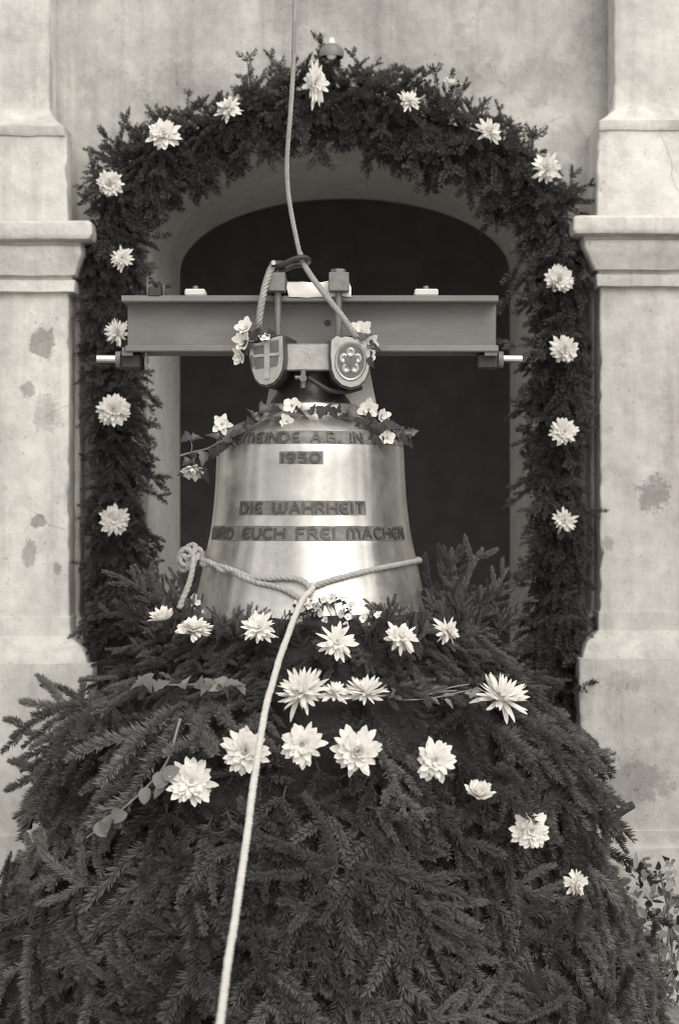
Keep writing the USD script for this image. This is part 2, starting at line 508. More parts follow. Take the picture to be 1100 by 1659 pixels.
for k in range(K):
    a = k * n + np.arange(n - 1)
    fs += [np.c_[a, a + 1, a + n + 1], np.c_[a, a + n + 1, a + n]]
part(church, "arch_reveal", (vs, np.vstack(fs)), M_REV, 35)
room = box(np.array([-1.9, INNER_Y + 0.052, -0.01]), np.array([1.9, 3.9, 3.4]))
rv, rf = arr(room)
keep = [k for k, f in enumerate(rf) if not np.all(np.abs(rv[f][:, 1] - (INNER_Y + 0.052)) < 1e-6)]
part(church, "interior", (rv, rf[keep][:, ::-1]), M_DARK)


def pilaster_loft(levels, side, out_px, front_y=0.75, amp=0.0055, seed=1):
    """levels: (edge px, proud, py) from top to bottom; edge px is the side towards the door"""
    s = S0 * (6 + front_y) / 6
    lv = []
    for (e0, p0, z0), (e1, p1, z1) in zip(levels[:-1], levels[1:]):
        m = max(1, int(abs(z1 - z0) * s / 0.03))
        for k in range(m):
            t = k / m
            lv.append((e0 + (e1 - e0) * t, p0 + (p1 - p0) * t, z0 + (z1 - z0) * t))
    lv.append(levels[-1])
    base = 112 if side < 0 else 972
    rows = []
    for e, p, py in lv:
        yf = front_y - p
        xi = (e - 550) * S0 * (6 + yf) / 6
        z = EYE_Z + (829.5 - py) * s
        xo = (out_px - 550) * s - (xi - (base - 550) * s)
        cr = 0.010 * (-side)
        ny, nf = 7, 22
        pts = [(xo, y) for y in np.linspace(WALL_Y + 0.03, yf, ny)[:-1]]
        pts += [(x, yf) for x in np.linspace(xo, xi - cr, nf)]
        pts += [(xi - cr * 0.3, yf + 0.003), (xi, yf + 0.010)]
        pts += [(xi, y) for y in np.linspace(yf + 0.010, WALL_Y + 0.03, ny)[1:]]
        rows.append(np.c_[np.array(pts), np.full(len(pts), z)])
    m = len(rows[0])
    v = np.concatenate(rows)
    d = np.stack([meshkit.fbm(v * 24.0 + k * 9.1, 4, seed + k) - 0.5 for k in range(3)], 1)
    v = v + d * amp * 1.7
    chip = np.clip(meshkit.fbm(v * 17.0, 4, seed + 9) - 0.55, 0, 1) * 0.045      # knocked-off edges
    cols = np.tile(np.arange(m), len(rows))
    at_edge = np.isin(cols, [6 + 21, 6 + 22, 6 + 23])
    v[at_edge, 0] += side * chip[at_edge]
    v[at_edge, 1] += chip[at_edge] * 0.8
    f = []
    for k in range(len(rows) - 1):
        a = k * m + np.arange(m - 1)
        q = np.vstack([np.c_[a, a + m, a + m + 1], np.c_[a, a + m + 1, a + 1]])
        f.append(q if side < 0 else q[:, ::-1])
    # caps
    top = np.vstack([np.c_[np.zeros(m - 2, int), np.arange(1, m - 1), np.arange(2, m)]])
    off = (len(rows) - 1) * m
    f += [top, top[:, ::-1] + off] if side < 0 else [top[:, ::-1], top + off]
    return v, np.vstack(f)


for side in (-1, 1):
    left = side < 0
    d = 0 if left else -9
    E = (lambda a, b: a if left else b)
    P = sub(church, "pilaster", E("pilaster on the left of the doorway with peeling spots", "pilaster on the right of the doorway with a damp patch"))
    O = E(-150, 1250)
    sp = dict(side=side, out_px=O, seed=3 if left else 40)
    part(P, "upper_shaft", pilaster_loft([(E(80, 995), -0.10, -520), (E(80, 995), -0.10, 165 + d), (E(84, 992), -0.09, 176 + d), (E(92, 982), -0.06, 190 + d), (E(102, 974), -0.02, 200 + d), (E(105, 970), 0.012, 204 + d), (E(105, 970), 0.012, 214 + d), (E(107, 969), 0.006, 219 + d)], **sp), M_PIL, 30)
    part(P, "upper_block", pilaster_loft([(E(109, 968), 0.0, 218 + d), (E(110, 967), 0.0, 366 + d)], **sp), M_PIL, 30)
    part(P, "cornice", pilaster_loft([(E(138, 942), 0.06, 362 + d), (E(146, 932), 0.10, 364 + d), (E(149, 929), 0.115, 369 + d), (E(149, 929), 0.115, 387 + d), (E(146, 932), 0.105, 393 + d), (E(134, 944), 0.055, 395 + d), (E(133, 945), 0.05, 403 + d)], amp=0.006, **sp), M_PIL, 30)
    part(P, "capital", pilaster_loft([(E(134, 946), 0.070, 402 + d), (E(133, 947), 0.068, 413 + d), (E(128, 953), 0.052, 425 + d), (E(124, 960), 0.036, 440 + d), (E(122, 964), 0.03, 447 + d), (E(117, 969), 0.008, 448 + d), (E(117, 969), 0.008, 454 + d), (E(121, 966), 0.026, 455 + d), (E(121, 966), 0.026, 473 + d), (E(112, 972), 0.0, 475 + d)], **sp), M_PIL, 30)
    part(P, "shaft", pilaster_loft([(E(112, 972), 0.0, 474 + d), (E(112, 972), 0.0, 1001 + d)], **sp), M_PIL, 30)
    part(P, "base_moulding", pilaster_loft([(E(114, 970), 0.010, 1000 + d), (E(115, 969), 0.010, 1030 + d), (E(118, 966), 0.018, 1034 + d), (E(127, 957), 0.04, 1042 + d), (E(134, 950), 0.06, 1050 + d), (E(140, 945), 0.08, 1062 + d), (E(141, 944), 0.082, 1072 + d), (E(144, 942), 0.09, 1074 + d)], **sp), M_PIL, 30)
    part(P, "pedestal", pilaster_loft([(E(151, 938), 0.105, 1073 + d), (E(151, 938), 0.105, 1345 + d), (E(152, 937), 0.112, 1347 + d), (E(152, 937), 0.112, 1376 + d)], **sp), M_PIL, 30)
    part(P, "plinth", pilaster_loft([(E(158, 931), 0.135, 1374 + d), (E(158, 931), 0.140, 1640)], **sp), M_PIL, 30)
    sp2 = dict(side=side, out_px=O, front_y=0.90, seed=90 if left else 120)
    part(P, "side_strip", pilaster_loft([(E(130, 957), 0.0, 470 + d), (E(130, 957), 0.0, 1001 + d), (E(135, 952), 0.02, 1003 + d), (E(136, 951), 0.02, 1036 + d), (E(146, 940), 0.05, 1056 + d), (E(150, 938), 0.05, 1075 + d), (E(150, 938), 0.05, 1640)], **sp2), M_PIL, 30)

# ------------------------------------------------------------------ churchyard trees to either side, which the polished bell mirrors
M_TREELEAF = leafy("tree_leaves", 0.06, 0.3, 0.4, 0.2)
for tx, ty, lab, sd in ((-3.7, -0.15, "broad dark tree standing left of the church front", 61), (3.8, -0.15, "broad dark tree standing right of the church front", 62)):
    rng = np.random.default_rng(sd)
    tree = thing("churchyard_tree", lab, "tree", (tx, ty, 0))
    limbs = [tube(spline([(tx, ty, -0.1), (tx + 0.1, ty, 1.2), (tx - 0.1, ty + 0.1, 2.6), (tx, ty, 4.6)], 16), np.linspace(0.26, 0.10, 16), 10)]
    tips = []
    for k in range(9):
        a = rng.uniform(0, 2 * np.pi)
        b = np.array([tx, ty, 0.7 + 0.38 * k])
        e = b + [math.cos(a) * rng.uniform(0.7, 1.25), math.sin(a) * rng.uniform(0.5, 0.9), rng.uniform(0.3, 1.3)]
        limbs.append(tube(spline([b, (b + e) / 2 + [0, 0, -0.1], e], 8), np.linspace(0.09, 0.03, 8), 6))
        tips += [e, (b + e) / 2]
    part(tree, "trunk", join(*limbs), M_WOODY, 50)
    cc = np.concatenate([t + rng.normal(0, 0.36, (640, 3)) for t in tips])
    a, b = rng.normal(0, 1, (2, len(cc), 3))
    a /= np.linalg.norm(a, axis=1, keepdims=True)
    b = np.cross(a, b)
    b /= np.linalg.norm(b, axis=1, keepdims=True)
    v = np.stack([cc - a * 0.10, cc + b * 0.06, cc + a * 0.10, cc - b * 0.06], 1).reshape(-1, 3)
    i = np.arange(len(cc)) * 4
    part(tree, "crown", (v, np.vstack([np.c_[i, i + 1, i + 2], np.c_[i, i + 2, i + 3]])), M_TREELEAF, kind="stuff")

# ------------------------------------------------------------------ small lamp on the wall, above the garland
lamp_at = W(537, 86, 0.70)
lamp = thing("wall_lamp", "small pale round lamp shade on the wall peeping over the top of the fir garland", "lamp", lamp_at)
R_ = 0.00227
prof = [(19 * R_, lamp_at[2] - 6 * R_), (20 * R_, lamp_at[2]), (18 * R_, lamp_at[2] + 7 * R_), (13 * R_, lamp_at[2] + 13 * R_), (6 * R_, lamp_at[2] + 16 * R_)]
part(lamp, "lamp_shade", lathe(prof, lamp_at, 32, cap=False), M_STEEL, 40)
sp_ = trimesh.creation.icosphere(3, 9 * R_)
sp_.apply_scale([1, 1, 1.15])
sp_.apply_translation(lamp_at + [0, -0.02, -2 * R_])
part(lamp, "bulb", sp_, M_PORCELAIN, True)
part(lamp, "cap", lathe([(6.5 * R_, lamp_at[2] + 15 * R_), (6 * R_, lamp_at[2] + 19 * R_), (4.5 * R_, lamp_at[2] + 24 * R_), (2 * R_, lamp_at[2] + 26 * R_)], lamp_at, 24), M_PORCELAIN, 40)
part(lamp, "arm", cyl(lamp_at + [0, 0.01, 18 * R_], [lamp_at[0], WALL_Y + 0.01, lamp_at[2] + 18 * R_], 0.010, 12), M_IRON, 40)

# ------------------------------------------------------------------ bell
BELL = W(503, 1055)
bx, bz = BELL[0], lambda py: EYE_Z + (829.5 - py) * S0
M_BELL = bell_bronze()
bell = thing("church_bell", "large polished bronze church bell with four dark inscription bands on its side", "bell", BELL)
PY_R = [(1058, 222), (1052, 225), (1044, 222), (1030, 216), (1010, 204), (980, 189.5), (960, 183.5), (940, 178.5), (905, 171), (880, 165.5), (860, 161.5), (820, 156.5), (780, 153.5), (745, 152), (730, 151), (716, 149), (708, 146), (702, 141), (695, 132), (688, 120), (682, 104), (677, 88), (674, 76)]


def bell_r(py):
    return float(np.interp(-py, [-a for a, _ in PY_R], [r for _, r in PY_R])) * S0


pr = spline([(r * S0, 0, bz(py)) for py, r in PY_R], 130)
prof = [(max(a[0] - 0.05, 0.01), a[2]) for a in pr[:1]] + [(a[0], a[2]) for a in pr]
part(bell, "body", lathe([(0.36, bz(1056))] + [(a[0], a[2]) for a in pr], BELL, 160), M_BELL, 50)
part(bell, "crown_plate", lathe([(78 * S0, bz(675)), (79 * S0, bz(672)), (78 * S0, bz(660)), (75 * S0, bz(656)), (58 * S0, bz(655))], BELL, 96), M_BELL, 40)
part(bell, "crown_stump", lathe([(66 * S0, bz(656)), (64 * S0, bz(650)), (56 * S0, bz(640)), (50 * S0, bz(625)), (48 * S0, bz(600)), (50 * S0, bz(585))], BELL, 64), M_CROWN, 40)


def on_bell(phi, py, h=0.0):
    r = bell_r(py) + h
    return np.array([bx + r * math.sin(phi), -r * math.cos(phi), bz(py)])


GL = {
    "A": (.66, [[(0, 0), (.33, 1), (.66, 0)], [(.13, .36), (.53, .36)]]),
    "B": (.55, [[(0, 0), (0, 1), (.3, 1), (.45, .88), (.45, .66), (.3, .54), (0, .54)], [(.3, .54), (.5, .42), (.54, .25), (.45, .06), (.3, 0), (0, 0)]]),
    "C": (.58, [[(.58, .86), (.42, .98), (.25, .97), (.08, .8), (0, .5), (.08, .2), (.25, .03), (.42, .02), (.58, .14)]]),
    "D": (.62, [[(0, 0), (0, 1), (.28, 1), (.5, .88), (.62, .5), (.5, .12), (.28, 0), (0, 0)]]),
    "E": (.55, [[(.55, .88), (.4, .99), (.25, .97), (.07, .8), (0, .5), (.07, .2), (.25, .03), (.4, .01), (.55, .12)], [(0, .5), (.48, .5)]]),
    "F": (.5, [[(0, 0), (0, 1), (.5, 1)], [(0, .52), (.42, .52)]]),
    "G": (.62, [[(.6, .86), (.42, .98), (.25, .97), (.08, .8), (0, .5), (.08, .2), (.25, .03), (.42, .02), (.6, .14), (.6, .45), (.36, .45)]]),
    "H": (.6, [[(0, 0), (0, 1)], [(.6, 0), (.6, 1)], [(0, .52), (.6, .52)]]),
    "I": (.08, [[(.04, 0), (.04, 1)]]),
    "K": (.56, [[(0, 0), (0, 1)], [(.54, 1), (0, .45)], [(.2, .62), (.56, 0)]]),
    "M": (.86, [[(0, 0), (.02, .6), (.12, .92), (.26, .98), (.38, .86), (.43, .55), (.43, 0)], [(.43, .55), (.48, .86), (.6, .98), (.74, .92), (.84, .6), (.86, 0)]]),
    "N": (.62, [[(0, 0), (0, 1), (.62, 0), (.62, 1)]]),
    "R": (.56, [[(0, 0), (0, 1), (.3, 1), (.48, .88), (.48, .64), (.3, .52), (0, .52)], [(.25, .52), (.56, 0)]]),
    "T": (.6, [[(0, 1), (.6, 1)], [(.3, 1), (.3, 0)]]),
    "U": (.58, [[(0, 1), (0, .35), (.08, .1), (.29, 0), (.5, .1), (.58, .35), (.58, 1)]]),
    "W": (.9, [[(0, 1), (.01, .4), (.1, .08), (.24, .02), (.38, .14), (.45, .45), (.45, .95)], [(.45, .45), (.52, .14), (.66, .02), (.8, .08), (.89, .4), (.9, 1)]]),
    "1": (.08, [[(.04, 0), (.04, 1)]]),
    "9": (.5, [[(.48, .62), (.36, .48), (.16, .48), (.02, .62), (.02, .84), (.16, .98), (.36, .98), (.48, .84), (.48, .45), (.4, .15), (.16, 0)]]),
    "5": (.5, [[(.46, 1), (.08, 1), (.05, .56), (.3, .6), (.47, .45), (.47, .18), (.3, .02), (.04, .06)]]),
    "0": (.6, [[(.3, 1), (.1, .88), (0, .5), (.1, .12), (.3, 0), (.5, .12), (.6, .5), (.5, .88), (.3, 1)]]),
    ".": (.08, [[(.04, .02), (.04, .06)]]),
}


def inscription(parent, text, phi0, phi1, py_top, py_bot, text0=None, text1=None, label=None):
    """a rough cast band let into the polished side, with raised round lettering"""
    nphi = max(4, int(abs(phi1 - phi0) / 0.03))
    rows = 4
    v, wob = [], []
    for j in range(rows + 1):
        py = py_bot + (py_top - py_bot) * j / rows
        for i in range(nphi + 1):
            v.append(on_bell(phi0 + (phi1 - phi0) * i / nphi, py, 0.0022))
    v = np.array(v)
    v[:, 2] += (meshkit.noise(v * 40, 3) - 0.5) * 0.003
    m = nphi + 1
    a = (np.arange(rows)[:, None] * m + np.arange(nphi)[None, :]).ravel()
    f = np.vstack([np.c_[a, a + 1, a + m + 1], np.c_[a, a + m + 1, a + m]])
    edge = np.array(list(range(m)) + [k * m + m - 1 for k in range(1, rows + 1)] + list(range(rows * m + m - 2, rows * m - 1, -1)) + [k * m for k in range(rows - 1, 0, -1)])
    c = np.array([bx, 0.0])
    back = v[edge].copy()
    rad = np.linalg.norm(back[:, :2] - c, axis=1, keepdims=True)
    back[:, :2] = c + (back[:, :2] - c) * (rad - 0.006) / rad
    n0 = len(v)
    v = np.vstack([v, back])
    i = np.arange(len(edge))
    j = (i + 1) % len(edge)
    f = np.vstack([f, np.c_[edge[i], n0 + i, n0 + j], np.c_[edge[i], n0 + j, edge[j]]])
    band = part(parent, "inscription_band", (v, f), M_CASTBAND, 30, label=label)
    t0, t1 = (phi0 + 0.03 if text0 is None else text0), (phi1 - 0.03 if text1 is None else text1)
    gap, space = 0.24, 0.62
    total = sum((space if ch == " " else GL[ch][0] + gap) for ch in text) - gap
    per = (t1 - t0) / total
    H = (py_bot - py_top) * S0
    hh = H * 0.72
    ms = []
    x = 0.0
    for ch in text:
        if ch == " ":
            x += space
            continue
        w, strokes = GL[ch]
        r = bell_r((py_top + py_bot) / 2)
        wid = per * r
        sh = unary_union([LineString([((x + a) * wid, b * hh) for a, b in s]).buffer(0.0033, cap_style=2, join_style=1) for s in strokes])
        one = []
        for gpoly in getattr(sh, "geoms", [sh]):
            gpoly = gpoly.segmentize(0.012)
            mm = trimesh.creation.extrude_polygon(gpoly, 0.0055, engine="earcut")
            vv = np.array(mm.vertices)
            out = []
            for u, vz, hgt in vv:
                z = bz(py_bot) + H * 0.14 + vz
                py = 829.5 - (z - EYE_Z) / S0
                out.append(on_bell(t0 + u / r, py, 0.001 + hgt))
            one.append((np.array(out), np.array(mm.faces)))
        part(band, "letter", join(*one), M_LETTER, 30)
        x += w + gap


rad_ = math.radians
inscription(bell, "KIRCHENGEMEINDE A.B. IN", rad_(-100), rad_(100), 703.5, 724, rad_(-98), rad_(33), label="dark band with raised letters round the bell's shoulder")
inscription(bell, "1950", rad_(-17.5), rad_(8.2), 736, 755.5, label="short dark plaque with the raised year 1950")
inscription(bell, "DIE WAHRHEIT", rad_(-43.5), rad_(33.8), 812, 834, label="dark band with raised letters, upper of the two lower bands")
inscription(bell, "WIRD EUCH FREI MACHEN", rad_(-72), rad_(65.5), 851, 873.5, label="long dark band with raised letters, lowest on the bell")


def flat_shape(poly, y_front, y_back):
    """a picture-plane outline (metres) given thickness"""
    m = trimesh.creation.extrude_polygon(poly, y_back - y_front, engine="earcut")
    v = np.array(m.vertices)
    return np.c_[v[:, 0], y_front + v[:, 2], v[:, 1]], np.array(m.faces)[:, ::-1]


def P2(pts, y):
    return [tuple(W(a, b, y)[[0, 2]]) for a, b in pts]


def rotz(m, c, deg):
    v, f = arr(m)
    a = math.radians(deg)
    q = v - c
    return np.c_[q[:, 0] * math.cos(a) - q[:, 1] * math.sin(a), q[:, 0] * math.sin(a) + q[:, 1] * math.cos(a), q[:, 2]] + c, f


# the two crown arms with their crests
yF = -0.200
shield = [(405, 558), (418, 557), (430, 553), (441, 549), (456, 546), (457, 580), (455, 598), (449, 610), (441, 618), (431, 621), (422, 619), (415, 612), (410, 598), (406, 578)]
armL = sub(bell, "crown_arm", "left arm of the bell crown ending in a shield with a cross")
c0 = W(432, 585, yF)
sh = Polygon(P2(shield, yF)).buffer(0.004, join_style=1)
part(armL, "arm", rotz(flat_shape(sh.buffer(0.006), yF + 0.014, 0.10), c0, -10), M_CROWN, 30)
part(armL, "shield", rotz(flat_shape(sh, yF, yF + 0.016), c0, -10), M_CREST, 30)
quad = []
for q in ([(411, 562), (426, 559), (426, 572), (412, 574)], [(439, 554), (451, 551), (451, 570), (439, 571)], [(412, 580), (426, 578), (426, 595), (414, 597)], [(439, 577), (451, 576), (449, 592), (439, 594)]):
    quad.append(flat_shape(Polygon(P2(q, yF)).buffer(0.002), yF - 0.0015, yF + 0.004))
part(armL, "dark_field", rotz(join(*quad), c0, -10), M_CRESTD)
part(armL, "cross", rotz(join(flat_shape(Polygon(P2([(429, 556), (437, 553), (437, 613), (429, 614)], yF)), yF - 0.006, yF + 0.003),
                             flat_shape(Polygon(P2([(410, 574.5), (453, 571), (453, 575.5), (410, 579)], yF)), yF - 0.005, yF + 0.0025)), c0, -10), M_CREST)

armR = sub(bell, "crown_arm", "right arm of the bell crown ending in a round seal with a rose and heart")
seal = [(539, 552), (546, 546), (553, 549), (560, 547), (568, 548), (577, 551), (588, 549), (597, 551), (599, 560), (597, 580), (595, 600), (589, 614), (580, 622), (568, 625), (555, 621), (545, 611), (540, 598), (538, 575)]
sh = Polygon(P2(seal, yF)).buffer(0.004, join_style=1)
c1 = W(568, 585, yF)
part(armR, "arm", rotz(flat_shape(sh.buffer(0.006), yF + 0.014, 0.10), c1, 5), M_CROWN, 30)
part(armR, "seal", rotz(flat_shape(sh, yF, yF + 0.016), c1, 5), M_CREST, 30)
sc_ = S0 * (6 + yF) / 6
ring_c = W(568, 585, yF)
th = np.linspace(0, 2 * np.pi, 60)
part(armR, "seal_field", rotz(flat_shape(Polygon(np.c_[ring_c[0] + 22 * sc_ * np.cos(th), ring_c[2] + 27 * sc_ * np.sin(th)]), yF - 0.001, yF + 0.004), c1, 5), M_CRESTD)
rose = []
for k in range(5):
    a = math.pi / 2 + k * 2 * math.pi / 5
    cc = ring_c + np.array([math.cos(a) * 11.5 * sc_, 0, math.sin(a) * 14 * sc_])
    lobe = trimesh.creation.icosphere(2, 1.0)
    lobe.apply_scale([8.2 * sc_, 0.007, 9.5 * sc_])
    lv, lf = arr(lobe)
    dent = np.linalg.norm((lv[:, [0, 2]]) / sc_, axis=1)
    lv[:, 1] += 0.006 * np.exp(-(dent / 3.5) ** 2)
    rose.append((lv + cc + [0, -0.001, 0], lf))
rim = tube(np.c_[ring_c[0] + 24 * sc_ * np.cos(th), np.full(60, yF - 0.001), ring_c[2] + 30 * sc_ * np.sin(th)], 0.0045, 6)
part(armR, "rose", rotz(join(*rose, rim), c1, 5), M_CREST, 40)
heart = Polygon(P2([(568, 597), (559, 586), (558, 580), (561, 576), (565, 577), (568, 581), (571, 577), (575, 576), (578, 580), (577, 586)], yF))
part(armR, "heart", rotz(flat_shape(heart, yF - 0.012, yF), c1, 5), M_CRESTD)
# eye bolt and bent rod in the crown
part(bell, "eye_bolt", join(cyl(W(491, 600, -0.16), W(491, 628, -0.16), 0.009, 12), cyl(W(491, 612, -0.19), W(491, 612, -0.08), 0.012, 12), cyl(W(478, 611, -0.165), W(491, 612, -0.165), 0.006, 10)), M_BOLT, 40)
part(bell, "bent_rod", tube(spline([W(500, 612, -0.15), W(516, 622, -0.16), W(535, 632, -0.16), W(560, 634, -0.14), W(585, 628, -0.10)], 30), 0.008, 10), M_IRON, 40)

# ------------------------------------------------------------------ headstock beam
BY = 0.0
beam = thing("headstock_beam", "grey steel I-beam bolted across the top of the bell with bright shaft ends", "beam", W(503, 525, BY))
xl, xr = W(196, 0, -0.09)[0], W(808, 0, -0.09)[0]
zt0, zt1, zb0, zb1 = (EYE_Z + (829.5 - a) * S0 * 5.91 / 6 for a in (478, 488, 559, 569))
part(beam, "top_flange", box(np.array([xl, -0.09, zt1]), np.array([xr, 0.09, zt0]), 0.003), M_STEEL)
part(beam, "web", box(np.array([xl + 0.012, -0.012, zb0 - 0.003]), np.array([xr - 0.002, 0.012, zt1 + 0.003]), 0.002), M_STEEL)
part(beam, "bottom_flange", box(np.array([xl + 0.012, -0.09, zb1]), np.array([xr, 0.09, zb0]), 0.003), M_STEEL)
for a, b in ((444, 456), (543, 554)):
    m = (a + b) / 2
    for yy in (-0.115, 0.115):
        part(beam, "clamp_rod", cyl(W(m, 552, yy), W(m, 462, yy), 5.6 * S0, 16), M_BOLT, 40)
    part(beam, "clamp_plate", box(W(m - 16, 471, -0.150), W(m + 16.5, 459, 0.15), 0.003), M_BOLT)
for m, top in ((450, 438), (548, 436)):
    yy = -0.115
    nut = sub(beam, "nut")
    part(nut, "hexagon", cyl(W(m, 459.5, yy), W(m, 446, yy), 13.2 * S0, 6), M_BOLT)
    part(nut, "lock_hexagon", cyl(W(m, 445.6, yy), W(m, top, yy), 12.4 * S0, 6), M_BOLT)
    part(beam, "nut", cyl(W(m, 459.5, 0.115), W(m, 444, 0.115), 13.0 * S0, 6), M_BOLT)
part(beam, "clamp_bar", box(W(452, 600, -0.160), W(540, 559, -0.100), 0.004), M_CREST)
part(beam, "bolt_hole", cyl(W(531, 523, -0.0135), W(531, 523, 0.0), 5.5 * S0, 20), M_IRON)
for px in (317, 690):
    w = sub(beam, "flange_bolt")
    part(w, "washer", join(box(W(px - 18, 478.3, -0.06), W(px + 18, 472, 0.02), 0.004), cyl(W(px, 472, -0.03), W(px, 469, -0.03), 11 * S0, 16)), M_PLATE)
    part(w, "bolt", cyl(W(px, 470, -0.03), W(px, 463, -0.03), 4.5 * S0, 6), M_BOLT)
part(beam, "stop_plate", box(W(240, 479, -0.093), W(266, 472.5, 0.02), 0.002), M_IRON)
part(beam, "stop_pin", join(cyl(W(239, 478, -0.05), W(239, 448, -0.05), 0.003, 8), cyl(W(265, 478, -0.05), W(265, 461, -0.05), 0.003, 8)), M_BOLT)
for side in (-1, 1):
    a = (lambda px: px if side < 0 else 1003 - px)
    part(beam, "bearing_block", box(W(a(195), 597, -0.05), W(a(234), 576, 0.05), 0.006), M_IRON)
    part(beam, "seat_plate", box(W(a(197), 576, -0.08), W(a(224), 569.3, 0.08), 0.002), M_STEEL)
    part(beam, "bearing_collar", cyl(W(a(196), 582, 0), W(a(188), 582, 0), 13 * S0, 20), M_STEEL, 40)
    part(beam, "shaft_end", cyl(W(a(188), 581, 0), W(a(157), 581, 0), 6.2 * S0, 24), M_SHAFT, 40)
part(beam, "drip_pin", cyl(W(237, 589, -0.07), W(237, 569, -0.07), 2 * S0, 8), M_BOLT)
part(beam, "rear_plate", flat_shape(Polygon(P2([(448, 570), (595, 570), (601, 610), (613, 672), (428, 672), (440, 610)], 0.13)), 0.13, 0.142), M_PLATE)

# ------------------------------------------------------------------ cloth pad on the beam
nu, nv = 36, 16
vv = []
prof_ = [(-0.094, 480), (-0.098, 474), (-0.097, 466), (-0.092, 459), (-0.080, 457), (-0.02, 456.5), (0.05, 457), (0.09, 460), (0.095, 470), (0.094, 477.5)]
pp = np.array(prof_)
pq = np.c_[np.interp(np.linspace(0, 9, nv), np.arange(10), pp[:, 0]), np.interp(np.linspace(0, 9, nv), np.arange(10), pp[:, 1])]
for i in range(nu):
    for j in range(nv):
        y, py = pq[j]
        px = 465 + (566 - 465) * i / (nu - 1) + (3 if j < 5 else 0) * (i / (nu - 1)) + 3 * (1 if i == 0 else 0) * (j < 3)
        p = W(px, py, y)
        vv.append(p)
vv = np.array(vv)
vv += np.stack([meshkit.fbm(vv * 28 + k * 5, 3, k) - 0.5 for k in range(3)], 1) * np.array([0.006, 0.010, 0.012])
a = (np.arange(nu - 1)[:, None] * nv + np.arange(nv - 1)[None, :]).ravel()
cf = np.vstack([np.c_[a, a + nv, a + nv + 1], np.c_[a, a + nv + 1, a + 1]])
ends = []
for base in (0, (nu - 1) * nv):
    for j in range(1, nv - 1):
        ends.append((base, base + j, base + j + 1))
cl = thing("white_cloth", "crumpled white cloth laid over the beam between the two clamp nuts", "cloth", W(515, 478, 0))
part(cl, "fold", (vv, np.vstack([cf, ends])), M_CLOTH, 40)

# ------------------------------------------------------------------ hoisting cable with its sling and shackle
hoist = thing("hoist_cable", "twisted wire cable hanging from above with dark shackle and two sling legs", "cable", W(490, 415, -0.13))
part(hoist, "cable", rope([W(481, -420, -0.10), W(479, -150, -0.11), W(477, 36, -0.12), W(475, 110, -0.12), W(470, 190, -0.12), W(465.5, 250, -0.12), W(466, 300, -0.12), W(472, 345, -0.12), W(480, 385, -0.12), W(486, 412, -0.13)], 0.0078, 0.055, 4, 0.006, seed=2), M_CABLE, 50)
part(hoist, "sling_leg", rope([W(486, 410, -0.13), W(494, 430, -0.14), W(511, 456, -0.17), W(534, 486, -0.19), W(556, 514, -0.20), W(572, 538, -0.20), W(580, 552, -0.18)], 0.0098, 0.05, 4, 0.005, seed=3), M_CABLE, 50, label="sling leg running down right behind the round seal")
part(hoist, "sling_leg", rope([W(446, 424, -0.14), W(437, 440, -0.15), W(429, 465, -0.17), W(424, 490, -0.185), W(420, 515, -0.19), W(417, 540, -0.17)], 0.0118, 0.06, 4, 0.005, seed=4), M_CABLE, 50, label="sling leg running down left behind the shield")
lp = [W(450, 434, -0.135), W(458, 428, -0.15), W(474, 420, -0.16), W(490, 416, -0.16), W(499, 419, -0.145), W(500, 424, -0.11), W(492, 428, -0.09), W(476, 430, -0.10), W(462, 436, -0.12), W(452, 440, -0.135)]
part(hoist, "shackle", tube(spline(lp, 60), 0.0082, 10), M_IRON, 50)
part(hoist, "shackle_pin", join(cyl(W(439, 428, -0.15), W(461, 428, -0.13), 0.013, 14), cyl(W(450, 440, -0.125), W(450, 422, -0.125), 0.016, 14)), M_IRON, 40)
part(hoist, "pin_head", cyl(W(443, 425, -0.172), W(443, 425, -0.15), 0.0075, 12), M_SHAFT, 40)

# ------------------------------------------------------------------ hemp rope round the bell
brope = thing("hemp_rope", "hemp rope knotted around the lower bell with its long tail pulled taut to the front", "rope", W(503, 945, -0.38))
RR = 0.0094


def rb(px, py, off=0.011):
    r = bell_r(py) + off
    sx = max(-0.999, min(0.999, (px - 503) * S0 / r))
    return np.array([bx + r * sx, -r * math.sqrt(1 - sx * sx), bz(py) * 1.0])


part(brope, "loop", rope([rb(508, 944, .016), rb(530, 936), rb(560, 928), rb(600, 919), rb(640, 912), rb(668, 908.5), rb(678, 907.5)] + [on_bell(rad_(a), 907 - (a - 90) * 0.05, 0.011) for a in (95, 115, 140, 165, 190, 215, 240, 262)] + [rb(334, 906, .013)], RR, 0.05, 3, 0.007, 0.004, seed=5), M_ROPE, 50)
part(brope, "loop", rope([rb(318, 897, .03), rb(330, 905, .024), rb(345, 907, .028), rb(360, 913, .02), rb(376, 916, .026), rb(392, 921, .016), rb(415, 929, .014), rb(440, 931, .013), rb(462, 930, .015), rb(482, 931, .018), rb(497, 937, .024), rb(505, 947, .03), rb(501, 957, .032)], RR, 0.05, 3, 0.006, 0.004, seed=6), M_ROPE, 50)
part(brope, "loop", rope([rb(322, 903, .016), rb(336, 912, .03), rb(352, 911, .014), rb(366, 919, .028), rb(384, 921, .013), rb(404, 930, .02), rb(425, 937, .013), rb(450, 942, .013), rb(470, 950, .012), rb(488, 961, .014), rb(496, 966, .02)], RR, 0.05, 3, 0.006, 0.004, seed=7), M_ROPE, 50)
kp = W(308, 905, -0.12)
rg = np.random.default_rng(5)
knot = []
